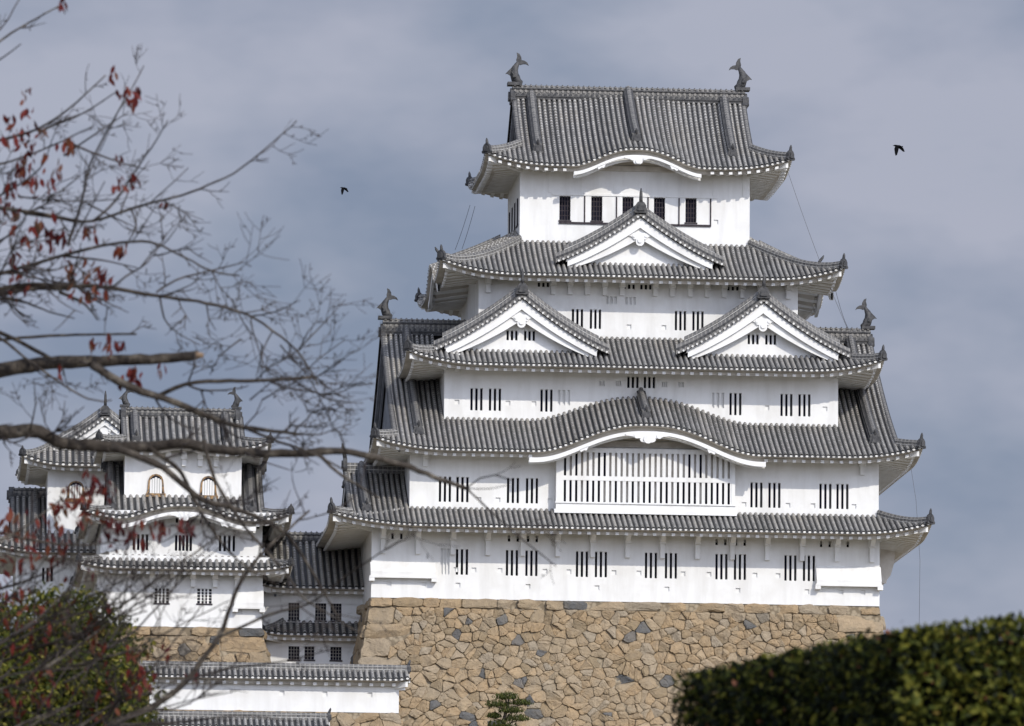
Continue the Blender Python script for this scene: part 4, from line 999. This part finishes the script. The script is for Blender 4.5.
# ================================================================== plants
def leaves(name, pos, size, mats, parent, rnd=None, droop=0.0, aspect=2.0, nrm=None, rng=RNG):
    n = len(pos); pos = np.asarray(pos); size = np.broadcast_to(np.asarray(size, float), (n,))
    d = rng.normal(size=(n, 3)); d[:, 2] -= droop*1.5; d /= np.linalg.norm(d, axis=1)[:, None]
    q = rng.normal(size=(n, 3))
    if nrm is not None: q = q*.8+nrm
    b = np.cross(d, q); b /= np.linalg.norm(b, axis=1)[:, None]; k = np.cross(b, d)
    L = size[:, None]; w = L/aspect
    v = np.stack([pos-d*L*.5, pos-d*L*.1+b*w*.5+k*w*.18, pos+d*L*.22+b*w*.42+k*w*.16, pos+d*L*.55-k*w*.1, pos+d*L*.22-b*w*.42+k*w*.16, pos-d*L*.1-b*w*.5+k*w*.18], 1).reshape(-1, 3)
    o = ORG[parent.name] if parent else 0
    me = bpy.data.meshes.new(name); i0 = np.arange(n)*6
    fc = np.concatenate([np.stack([i0, i0+1, i0+2, i0+3], 1), np.stack([i0, i0+3, i0+4, i0+5], 1)])
    v = v-o
    me.vertices.add(len(v)); me.vertices.foreach_set('co', v.astype(np.float32).ravel())
    me.loops.add(fc.size); me.loops.foreach_set('vertex_index', fc.ravel().astype(np.int32))
    me.polygons.add(len(fc)); me.polygons.foreach_set('loop_start', (np.arange(len(fc))*4).astype(np.int32))
    me.update(calc_edges=True)
    rv = np.asarray(rnd) if rnd is not None else rng.random(n)
    me.attributes.new('rnd', 'FLOAT', 'POINT').data.foreach_set('value', np.repeat(rv, 6).astype(np.float32))
    me.materials.append(M[mats]); ob = bpy.data.objects.new(name, me); COL.objects.link(ob)
    if parent: ob.parent = parent
    ORG[ob.name] = np.array(o)+np.zeros(3); return ob

# hedge: clipped, running towards the camera at the right
HA, HB = PD(667, 673, 28.4), PD(1010, 604, 25.0)
HA2 = HB+(HB-HA)*.1
hz = -38.9
hd = thing('hedge', 'dark clipped leafy hedge in the lower right foreground', 'hedge', (float(HA[0]+.8), float(HA[1]), hz-.2))
ax = (HB-HA); LH = np.linalg.norm(ax[:2]); ex = np.array((ax[0], ax[1], 0))/LH; nx_ = np.array((ex[1], -ex[0], 0.0))
if nx_[0] > 0: nx_ = -nx_
zt0 = float(HA[2]); zsl = (HB[2]-HA[2])/LH
def hp(u, w, z): return HA*np.array((1, 1, 0))+ex*u-nx_*w+np.array((0, 0, z))
TH = 1.15; NEAR = LH*.70
mb = MB()
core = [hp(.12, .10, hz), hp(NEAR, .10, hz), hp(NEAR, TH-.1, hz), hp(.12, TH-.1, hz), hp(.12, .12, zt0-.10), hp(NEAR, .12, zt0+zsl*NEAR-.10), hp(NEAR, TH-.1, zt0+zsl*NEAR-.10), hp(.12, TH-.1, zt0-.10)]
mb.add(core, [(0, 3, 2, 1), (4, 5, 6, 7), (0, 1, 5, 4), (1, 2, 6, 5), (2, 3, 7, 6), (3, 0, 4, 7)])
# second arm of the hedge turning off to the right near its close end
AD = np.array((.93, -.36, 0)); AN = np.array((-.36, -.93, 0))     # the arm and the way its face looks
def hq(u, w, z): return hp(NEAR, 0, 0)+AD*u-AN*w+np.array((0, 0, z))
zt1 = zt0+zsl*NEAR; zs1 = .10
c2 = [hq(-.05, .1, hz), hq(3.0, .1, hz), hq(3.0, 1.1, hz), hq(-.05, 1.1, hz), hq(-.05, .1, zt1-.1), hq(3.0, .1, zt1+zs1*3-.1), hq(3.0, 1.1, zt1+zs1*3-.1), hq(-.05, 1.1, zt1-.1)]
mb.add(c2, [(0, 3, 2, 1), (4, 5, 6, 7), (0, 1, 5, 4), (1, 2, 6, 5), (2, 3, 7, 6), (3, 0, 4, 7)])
mb.build('hedge_core', 'hedge_inner', hd)  # near-black core boxes stand in for the shade behind the leaves
def bumpy(u, z, k): return .008*math.sin(u*7.3+k)+.010*math.sin(z*9.1+u*3+k*2)+.010*math.sin(u*19+z*15+k)
pos = []; nr = []; up3 = np.array((0, 0, 1.0))
for _ in range(15000):      # left face
    u = random.uniform(0, NEAR); z = zt0+zsl*u-abs(random.gauss(0, 1))*.42; z = max(z, hz) if random.random() < .9 else random.uniform(hz, zt0)
    w = .07+bumpy(u, z, 0)-random.random()*.10+.02*max(0, 1-(zt0+zsl*u-z)/.12); pos.append(hp(u, w+.04, z)); nr.append(nx_)
for _ in range(8500):       # top
    u = random.uniform(0, NEAR); w = random.uniform(.05, TH); pos.append(hp(u, w, zt0+zsl*u+bumpy(u, w*2, 1)*.8-random.random()*.06)); nr.append(up3)
for _ in range(2600):       # far end
    w = random.uniform(.05, TH); z = random.uniform(zt0-.7, zt0); pos.append(hp(.05+bumpy(w, z, 2)+random.random()*.1, w, z)); nr.append(-ex)
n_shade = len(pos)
for _ in range(11000):      # face of the turning arm
    u = random.uniform(0, 2.2); z = zt1+zs1*u-abs(random.gauss(0, 1))*.40; pos.append(hq(u, .03+bumpy(u, z, 3)-random.random()*.06+random.random()*.1, max(z, hz))); nr.append(AN)
for _ in range(6000):
    u = random.uniform(0, 2.6); w = random.uniform(.03, 1.1); pos.append(hq(u, w, zt1+zs1*u+bumpy(u, w, 4)*.8-random.random()*.06)); nr.append(up3)
rv = RNG.random(len(pos))**1.5; rv[n_shade:] = RNG.random(len(pos)-n_shade)**.6  # light put into leaf colour: shaded faces darker, sunlit arm lighter
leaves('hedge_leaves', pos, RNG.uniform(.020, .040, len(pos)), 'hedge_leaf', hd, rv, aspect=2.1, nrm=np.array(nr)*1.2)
# a few shoots above the clipped top
mb = MB(); pl = []
for _ in range(12):
    u = random.uniform(.2, NEAR); p = hp(u, random.uniform(.1, .9), zt0+zsl*u-.05); h = random.uniform(.04, .11); q = p+np.array((random.uniform(-.03, .03), 0, h))
    mb.tube([p, (p+q)/2+np.array((.006, 0, 0)), q], [.0022, .002, .0012], 4)
    for k in range(4): pl.append(p+(q-p)*random.uniform(.5, 1)+np.array((random.uniform(-.012, .012),)*3))
mb.build('hedge_shoot', 'twig', hd); leaves('hedge_leaves', pl, RNG.uniform(.018, .03, len(pl)), 'hedge_leaf', hd, RNG.random(len(pl))**1.3, aspect=2.4)

# cloud-pruned pine in front of the stone base
px_, pz_ = P(508, 705, -8)
pn = thing('pine_tree', 'small cloud-pruned pine against the big stone base', 'pine', (px_-.2, -8, -9.7))
mb = MB(); B = np.array((px_-.2, -8, -9.7))
mb.tube([B, B+(.15, 0, 1.2), B+(-.05, 0, 2.3), B+(.2, 0, 3.2), B+(.25, 0, P(508, 697, -8)[1]+9.7)], [.16, .13, .10, .07, .03], 8)
pads = [(506, 697, .62, .28), (521, 703, .55, .22), (497, 705, .6, .28), (511, 711, .62, .26), (494, 716, .35, .2), (517, 719, .62, .25), (500, 725, .7, .3), (517, 733, .8, .3), (503, 742, .8, .3)]
pos = []
for (x, y, rx, rz) in pads:
    X, Z = P(x, y, -8); c = np.array((X, -8+random.uniform(-.25, .25), Z)); mb.tube([B+(.1, 0, Z+9.4-.2), (c+B+(.1, 0, Z+9.4))/2-np.array((0, 0, .05)), c-np.array((0, 0, .12))], [.05, .04, .02], 5)
    q = RNG.normal(size=(620, 3)); q /= np.linalg.norm(q, axis=1)[:, None]; q *= RNG.random(620)[:, None]**.33; q[:, 2] = np.where(q[:, 2] < 0, q[:, 2]*.45, q[:, 2])
    lump = 1+.25*np.sin(q[:, 0]*9+x)*np.sin(q[:, 1]*8)
    pos.append(c+q*np.array((rx*1.12, rx, rz))*lump[:, None])
mb.build('trunk', 'bark', pn); pos = np.concatenate(pos)
leaves('crown', pos, RNG.uniform(.10, .20, len(pos)), 'pine_needle', pn, aspect=4.5, droop=-.8)

# green tree at the lower left
GD = 50.0
gp = PD(60, 740, GD)
gt = thing('leafy_tree', 'dense yellow-green bushy tree behind the bare twigs at lower left', 'tree', (float(gp[0])-.3, float(gp[1]), gz(float(gp[0]), float(gp[1]))))
B = ORG[gt.name]; mb = MB(); top = PD(70, 620, GD)
mid = np.array((B[0]+.2, B[1], (B[2]+gp[2])/2))
mb.tube([B, mid, np.array((gp[0], gp[1], gp[2]-.4)), top], [.15, .12, .08, .02], 8)
pos = []; 
blobs = [(15, 645, 52), (58, 622, 36), (88, 625, 36), (112, 655, 36), (124, 695, 36), (75, 690, 60), (25, 710, 70), (-40, 680, 80), (-60, 630, 50), (128, 735, 40), (50, 770, 95), (95, 790, 70), (-30, 800, 100)]
k_ = GD/FPX
for (x, y, r) in blobs:
    c = PD(x, y, GD+random.uniform(-.4, .4)); n = int(r*r*1.0)
    mb.tube([np.array((gp[0], gp[1], min(gp[2]-.3, c[2]-.2))), (c+gp)/2, c], [.035, .02, .008], 5)
    q = RNG.normal(size=(n, 3)); q /= np.linalg.norm(q, axis=1)[:, None]; q *= (RNG.random(n)[:, None])**.4
    lump = 1+.22*np.sin(q[:, 0]*7+x)*np.cos(q[:, 2]*6+y)+.15*np.sin(q[:, 1]*11+x)
    pos.append(c+q*r*k_*lump[:, None]*np.array((1, 1.2, 1)))
pos = np.concatenate(pos); mb.build('trunk', 'bark', gt)
leaves('crown', pos, RNG.uniform(.026, .05, len(pos)), 'tree_leaf', gt, RNG.random(len(pos)), aspect=1.8)

# cherry tree: bare late-autumn branches reaching in from the left
CD = 36.0; KP = CD/FPX
base = PD(-330, 800, CD); gzb = gz(float(base[0]), float(base[1]))
ch = thing('cherry_tree', 'nearly bare cherry tree with red leaves reaching in from the left foreground', 'tree', (float(base[0]), float(base[1]), gzb))
B = ORG[ch.name]; mb = MB(); tw_ = MB(); rg = random.Random(19)
t_top = PD(-300, 250, CD)
mb.tube([B-np.array((0, 0, .2)), B+(np.array((base[0], base[1], base[2]))-B)*.5+np.array((.05, 0, 0)), np.array(base), PD(-300, 560, CD), t_top, PD(-250, 60, CD), PD(-240, -120, CD)], [.34, .27, .25, .21, .14, .08, .03], 12)
def spline(pts, step=9):
    p = [np.array(q, float) for q in pts]; out = []
    for i in range(len(p)-1):
        a, b, c, d = p[max(i-1, 0)], p[i], p[i+1], p[min(i+2, len(p)-1)]; n = max(1, int(np.linalg.norm((c-b)[:2])/step))
        for j in range(n):
            t = j/n; out.append(.5*((2*b)+(-a+c)*t+(2*a-5*b+4*c-d)*t*t+(-a+3*b-3*c+d)*t**3))
    out.append(p[-1]); return out
DEP = [0]
def limb(pts, w0, w1, spawn=0, slen=60, dz=None, rough=.5, target=None, end=1.0, up=.25):
    """Branch through picture points; widths in pixels; spawn = twigs per 100 px."""
    dz = rg.uniform(-.5, .5) if dz is None else dz; s = spline(pts); n = len(s); P3 = []; rad = []
    ph = rg.uniform(0, 6); dr = rg.uniform(-.6, .6)
    for i, q in enumerate(s):
        t = i/(n-1); j = rough*(.5+w0*.06)
        P3.append(PD(q[0]+rg.uniform(-j, j), q[1]+rg.uniform(-j, j), CD+dz+dr*t+.12*math.sin(t*5+ph))); w = w0+(w1-w0)*t; rad.append(max(.4, w*rg.uniform(.93, 1.08))*.5*KP)
    (target or (mb if w0 > 3.2 else tw_)).tube(P3, rad, 9 if w0 > 6 else (6 if w0 > 3 else 4))
    L = sum(np.linalg.norm((s[i+1]-s[i])[:2]) for i in range(n-1)); k = int(L*spawn/100+rg.random())
    for _ in range(k):
        i = int(n*(.08+.92*rg.random())); i = min(max(i, 1), n-2); d = (s[i+1]-s[i-1])[:2]; th = math.atan2(d[1], d[0])+rg.choice((-1, 1))*rg.uniform(.35, 1.15)
        twig(s[i][:2], th, slen*rg.uniform(.35, 1.15), min((w0+(w1-w0)*i/n)*.6, 2.6), dz+dr*i/n, 2, up)
def twig(p, th, L, w, dz, lev, up=.25):
    if L < 12: return
    n = max(3, int(L/8)); pts = [np.array(p, float)]; thc = th; cur = rg.uniform(-.02, .02)
    for i in range(n):
        thc += rg.uniform(-.22, .22)+cur; dth = math.atan2(math.sin(-1.2-thc), math.cos(-1.2-thc)); thc += dth*.06*up/.25
        pts.append(pts[-1]+np.array((math.cos(thc), math.sin(thc)))*L/n)
    z0 = rg.uniform(-.01, .01)*L; P3 = [PD(q[0], q[1], CD+dz+z0*i/n) for i, q in enumerate(pts)]
    tw_.tube(P3, [max(.55, w*(1-.6*i/n))*.5*KP for i in range(n+1)], 4)
    for q in pts[1:-1]:                              # short spurs and buds
        if rg.random() < .25:
            a = thc+rg.choice((-1, 1))*rg.uniform(.6, 1.4); l = rg.uniform(2, 6); e = q+np.array((math.cos(a), math.sin(a)))*l
            tw_.tube([PD(q[0], q[1], CD+dz), PD(e[0], e[1], CD+dz)], [.9*.5*KP, 1.3*.5*KP], 4)
    if lev > 0:
        for _ in range(rg.choice((1, 2, 2, 3))):
            i = rg.randint(1, n-1); twig(pts[i], th+rg.choice((-1, 1))*rg.uniform(.4, 1.0), L*rg.uniform(.45, .8), w*.75, dz, lev-1, up)
# main limbs (traced widths)
limb([(-300, 420), (-120, 392), (0, 371), (40, 364), (100, 361), (150, 359), (199, 355)], 26, 9, .8, 45, .0, .4)
q = PD(200, 355, CD); mbc = MB(); mbc.tube([PD(196, 355.4, CD), PD(203.5, 355.2, CD)], [4.7*.5*KP*1.7, 2.8*.5*KP*1.6], 9)
limb([(92, 365), (130, 387), (164, 398), (188, 408), (220, 421), (244, 427), (300, 434)], 9, 3, 2.2, 60, .05)
limb([(244, 427), (279, 442), (310, 452), (345, 470)], 3.5, 1.5, 2, 45, .05)
limb([(158, 396), (186, 384), (220, 381), (262, 380.5), (316, 377)], 4.5, 3.4, 2.4, 70, .05)
limb([(-300, 470), (-100, 440), (0, 433), (30, 430), (47, 436), (61, 443), (101, 446), (150, 447), (178, 443), (204, 447), (244, 452), (300, 454), (343, 451), (400, 464), (443, 480), (467, 488)], 22, 4.4, .7, 55, .1, .4)
limb([(466, 488), (480, 478), (495, 475), (512, 480)], 1.9, 1.1, 1.5, 25, .1); limb([(466, 488), (484, 505), (516, 534), (556, 566)], 2.2, 1.0, 2.5, 38, .1); limb([(465, 488), (490, 489), (510, 484)], 1.2, .8, 0, 20, .1)
limb([(320, 455), (340, 474), (378, 497)], 4.2, 2.2, 0, 30, .1)
limb([(112, 447), (140, 457), (164, 468), (182, 484), (204, 500), (244, 512), (281, 530), (305, 560), (340, 620)], 8, 1.6, 1.6, 60, .1)
limb([(150, 448), (181, 472), (192, 496), (212, 529), (238, 560), (276, 585)], 5.5, 1.4, 2, 55, .1)
limb([(-200, 940), (40, 770), (110, 726), (158, 703), (186, 681), (202, 660), (219, 637), (228, 614), (238, 586), (252, 565), (276, 540), (310, 510)], 14, 2.2, 1.8, 75, -.3, .4)
limb([(219, 637), (269, 615), (310, 603), (347, 575), (374, 557), (400, 540)], 3.4, 1.2, 2, 55, -.3)
limb([(204, 440), (215, 480), (240, 520), (263, 548), (288, 575), (302, 597), (330, 615), (361, 634)], 4, 1.4, 1.5, 50, .1)
limb([(186, 681), (230, 668), (280, 662), (330, 650)], 3, 1, 2, 45, -.3); limb([(110, 726), (180, 722), (240, 716), (300, 722)], 3.2, 1, 2.2, 45, -.3)
limb([(-150, 330), (0, 289), (76, 286), (112, 287.6), (151, 295), (206, 303), (251, 316), (273, 331), (298, 352), (318, 385)], 7.5, 1.6, 3.4, 70, .2)
limb([(-150, 340), (0, 294), (70, 289)], 8, 3, 2, 50, .25)
limb([(-60, 290), (20, 268), (73, 253), (112, 244), (151, 242), (182, 256), (212, 271), (240, 276)], 5, 1.5, 3.6, 65, -.1)
limb([(-60, 200), (30, 212), (67, 219), (94, 221), (136, 207), (182, 195), (234, 173), (272, 143), (297, 121)], 4.5, 1.3, 2.6, 45, .0)
limb([(157, 292), (176, 280), (209, 271), (245, 262)], 2.6, 1.1, 4, 50, .2); limb([(160, 296), (164, 318), (176, 332), (200, 345)], 2.2, 1, 3, 40, .2)
limb([(-40, 345), (30, 337), (76, 335), (136, 334)], 3.5, 2.2, 1, 30, .2); limb([(-40, 325), (0, 333), (24, 344), (51, 359)], 5, 4, 0, 30, .0); limb([(-30, 320), (0, 338), (39, 368), (88, 399), (112, 400)], 3.4, 1.4, .8, 40, -.2)
limb([(-60, 90), (0, 41), (29, 23), (62, 4)], 3.4, 1.6, 3, 32, .0); limb([(-20, 68), (0, 59), (21, 44)], 2, 1, 1, 20, 0); limb([(-30, 45), (0, 30), (14, 8), (26, -12)], 2.2, 1, 3, 30, 0)
limb([(-40, 150), (0, 140), (38, 129), (70, 108), (106, 75)], 3.6, 1.3, 3, 30, .1); limb([(42, 130), (82, 114), (117, 91)], 2.2, 1.1, 2, 22, .1); limb([(-40, 168), (0, 164), (44, 149), (94, 126)], 3, 1.1, 2.5, 30, .1)
limb([(68, 245), (82, 200), (88, 170), (108, 129), (129, 94), (144, 66)], 3.2, 1, 2.2, 28, .1); limb([(95, 220), (117, 199), (140, 164), (156, 141), (168, 120)], 3.2, 1, 2.6, 28, .0)
limb([(120, 213), (132, 184), (150, 160)], 1.8, .9, 3, 26, 0); limb([(150, 203), (176, 180), (188, 168)], 1.8, .9, 3, 24, 0)
limb([(-40, 215), (10, 190), (40, 168), (52, 140), (60, 120)], 3, 1, 3, 34, .2); limb([(-30, 250), (10, 235), (34, 205), (60, 182), (78, 178)], 3, 1, 3, 34, .2); limb([(-30, 300), (15, 300), (50, 312), (74, 318)], 3.4, 1.2, 2, 34, .2)
limb([(60, 292), (85, 304), (98, 320)], 4, 1.5, 1.5, 30, .2); limb([(130, 208), (136, 225), (128, 242)], 2.4, 1.8, 1, 20, 0)
for (x, y, x2, y2) in ((212, 271, 232, 300), (232, 300, 262, 345), (262, 345, 256, 378), (251, 316, 300, 300), (273, 331, 262, 378), (256, 380, 296, 352), (296, 352, 345, 300), (300, 378, 345, 340), (240, 340, 210, 375), (206, 303, 216, 330), (280, 345, 330, 420), (250, 400, 285, 375), (300, 350, 322, 318), (316, 377, 355, 350), (316, 377, 350, 400)):
    limb([(x, y), ((x+x2)/2+rg.uniform(-6, 6), (y+y2)/2+rg.uniform(-6, 6)), (x2, y2)], 1.8, .9, 6, 42, .15)
for (x, y, x2, y2) in ((300, 434, 345, 425), (244, 427, 262, 400), (262, 400, 300, 380), (244, 452, 290, 470), (60, 443, 40, 400), (30, 430, 34, 380), (300, 454, 300, 430), (188, 384, 196, 350), (62, 365, 70, 392), (345, 451, 330, 420)):
    limb([(x, y), ((x+x2)/2+rg.uniform(-5, 5), (y+y2)/2+rg.uniform(-5, 5)), (x2, y2)], 2, .9, 4, 36, .15)
# finer growth in the crown's upper part
for (x, y, a, L) in [(rg.uniform(-20, 130), rg.uniform(110, 330), rg.uniform(-1.3, .5), rg.uniform(40, 110)) for _ in range(16)]:
    limb([(x-.5*L*math.cos(a), y-.5*L*math.sin(a)+rg.uniform(-4, 4)), (x, y), (x+.5*L*math.cos(a), y+.5*L*math.sin(a)+rg.uniform(-5, 5))], rg.uniform(1.6, 2.8), .9, 4, 38, rg.uniform(-.3, .3))
# lower-left tangle
for i in range(30):
    x, y = rg.uniform(-40, 140), rg.uniform(600, 760); a = rg.uniform(-1.2, .1); L = rg.uniform(70, 170)
    limb([(x-30, y+20), (x, y), (x+L*.5*math.cos(a), y+L*.5*math.sin(a)+rg.uniform(-8, 8)), (x+L*math.cos(a), y+L*math.sin(a))], rg.uniform(1.8, 4), 1, 2.4, 50, rg.uniform(-.6, .3))
for pts in ([(-40, 520), (30, 540), (90, 545), (150, 535)], [(-40, 600), (40, 575), (80, 540), (100, 500)], [(-40, 560), (20, 530), (60, 500)], [(0, 650), (60, 620), (130, 600), (170, 590)], [(-30, 700), (60, 670), (130, 650), (190, 620), (230, 600)], [(60, 740), (130, 690), (175, 640), (205, 600)]):
    limb(pts, 3.6, 1, 3, 48, -.2)
mb.build('trunk', 'bark', ch); tw_.build('twigs', 'twig', ch)
mbc.build('broken_end', 'cut_wood', ch)
# leaves still hanging, clustered
lc = [(61, 6, 2, 4), (112, 78, 2, 4), (130, 96, 4, 5), (133, 106, 2, 4), (24, 97, 2, 5), (27, 112, 2, 4), (8, 122, 2, 4), (25, 140, 5, 8), (12, 140, 3, 5), (42, 134, 2, 4), (68, 148, 4, 5), (43, 160, 2, 4), (27, 165, 4, 7), (12, 183, 3, 5), (31, 187, 3, 5), (52, 183, 3, 5), (22, 172, 3, 5), (122, 189, 3, 5), (119, 160, 1, 2), (135, 182, 2, 4), (56, 172, 2, 4),
      (9, 226, 6, 10), (6, 205, 4, 8), (38, 226, 3, 4), (36, 242, 4, 7), (52, 233, 4, 6), (60, 241, 4, 7), (84, 232, 2, 4), (91, 232, 2, 4), (165, 206, 1, 2), (14, 261, 4, 5), (63, 260, 2, 4), (86, 268, 5, 8), (96, 286, 5, 8), (86, 294, 6, 8), (103, 280, 4, 5), (66, 276, 3, 5), (118, 252, 2, 3), (124, 250, 2, 3), (20, 282, 4, 9), (15, 275, 3, 6), (108, 346, 4, 5), (92, 345, 2, 3), (120, 346, 2, 3), (129, 381, 3, 5), (138, 380, 2, 3), (160, 370, 2, 3), (59, 371, 1, 2), (131, 372, 2, 3),
      (97, 482, 7, 8), (101, 490, 6, 7), (84, 503, 6, 8), (70, 508, 4, 6), (90, 512, 4, 7), (60, 515, 4, 8), (66, 494, 2, 4), (112, 528, 5, 7), (128, 533, 7, 10), (158, 530, 5, 5), (186, 531, 5, 6), (142, 536, 4, 6), (60, 540, 6, 10), (30, 540, 6, 14), (8, 530, 6, 10), (48, 560, 5, 9), (10, 565, 5, 8), (60, 558, 3, 6),
      (30, 590, 12, 22), (10, 600, 8, 12), (96, 625, 7, 7), (100, 640, 6, 6), (133, 655, 7, 8), (137, 675, 6, 8), (135, 690, 5, 6), (148, 678, 3, 5), (33, 680, 12, 12), (20, 700, 10, 14), (60, 610, 5, 15), (60, 672, 6, 20), (80, 700, 5, 20), (110, 715, 5, 12), (10, 640, 6, 14), (110, 680, 4, 12), (155, 650, 2, 8), (60, 640, 4, 25), (80, 580, 3, 12), (195, 680, 2, 5)]
pos = []; rv = []; sz = []
for (x, y, n, s) in lc:
    hue = rg.uniform(.0, .85)
    for _ in range(int(n*(2.8 if y < 560 else 1.7)+.5)):
        pos.append(PD(x+rg.gauss(0, s*.85), y+rg.gauss(0, s*1.0), CD+rg.uniform(-.35, .35))); rv.append(min(1, max(0, hue+rg.gauss(0, .26)))); sz.append(rg.uniform(7, 14.5)*KP)
leaves('crown', pos, sz, 'red_leaf', ch, rv, droop=1.5, aspect=2.5)

# ================================================================== crows
def crow(name, label, x, y, s, flip):
    D = 250.0; c = PD(x, y, D); o = thing(name, label, 'bird', tuple(map(float, c)), 'crows in flight')
    ex_, ez_, ey_ = np.array((1.0, 0, 0))*flip, np.array((0, 0, 1.0)), np.array((0, 1.0, 0))
    T = lambda a, b, d=0: c+(ex_*a+ez_*b+ey_*d)*s
    mb = MB()
    mb.tube([T(-.27, .02), T(-.22, .02), T(-.15, .03), T(-.02, .0), T(.12, -.02), T(.26, -.03), T(.33, -.035)], [.008*s, .02*s, .05*s, .075*s, .06*s, .035*s, .012*s], 8)
    mb.prism([(.22, -.01), (.38, .0), (.38, -.06), (.22, -.06)], lambda p, h: T(p[0], p[1], h-.03), .06*s*0+.06)
    mb.build('body', 'crow_feather', o)
    for yy, poly in ((-.06, [(-.10, .04), (.10, .02), (.10, -.18), (.04, -.42), (-.03, -.62), (-.12, -.66), (-.16, -.50), (-.19, -.2)]), (.06, [(.0, .05), (.14, .08), (.28, .02), (.42, -.12), (.52, -.32), (.42, -.34), (.24, -.2), (.08, -.1)])):
        mb = MB(); mb.prism(poly, lambda p, h: T(p[0], p[1], yy+h*.5+(-.25 if yy < 0 else .25)*max(0, -p[1])), .035); mb.build('wing', 'crow_feather', o)
crow('crow', 'black crow flying right of the keep, wings beaten down', 897, 146, .54, 1)
crow('crow', 'tiny black crow flying left of the keep above the bare branches', 343, 188, .38, 1)
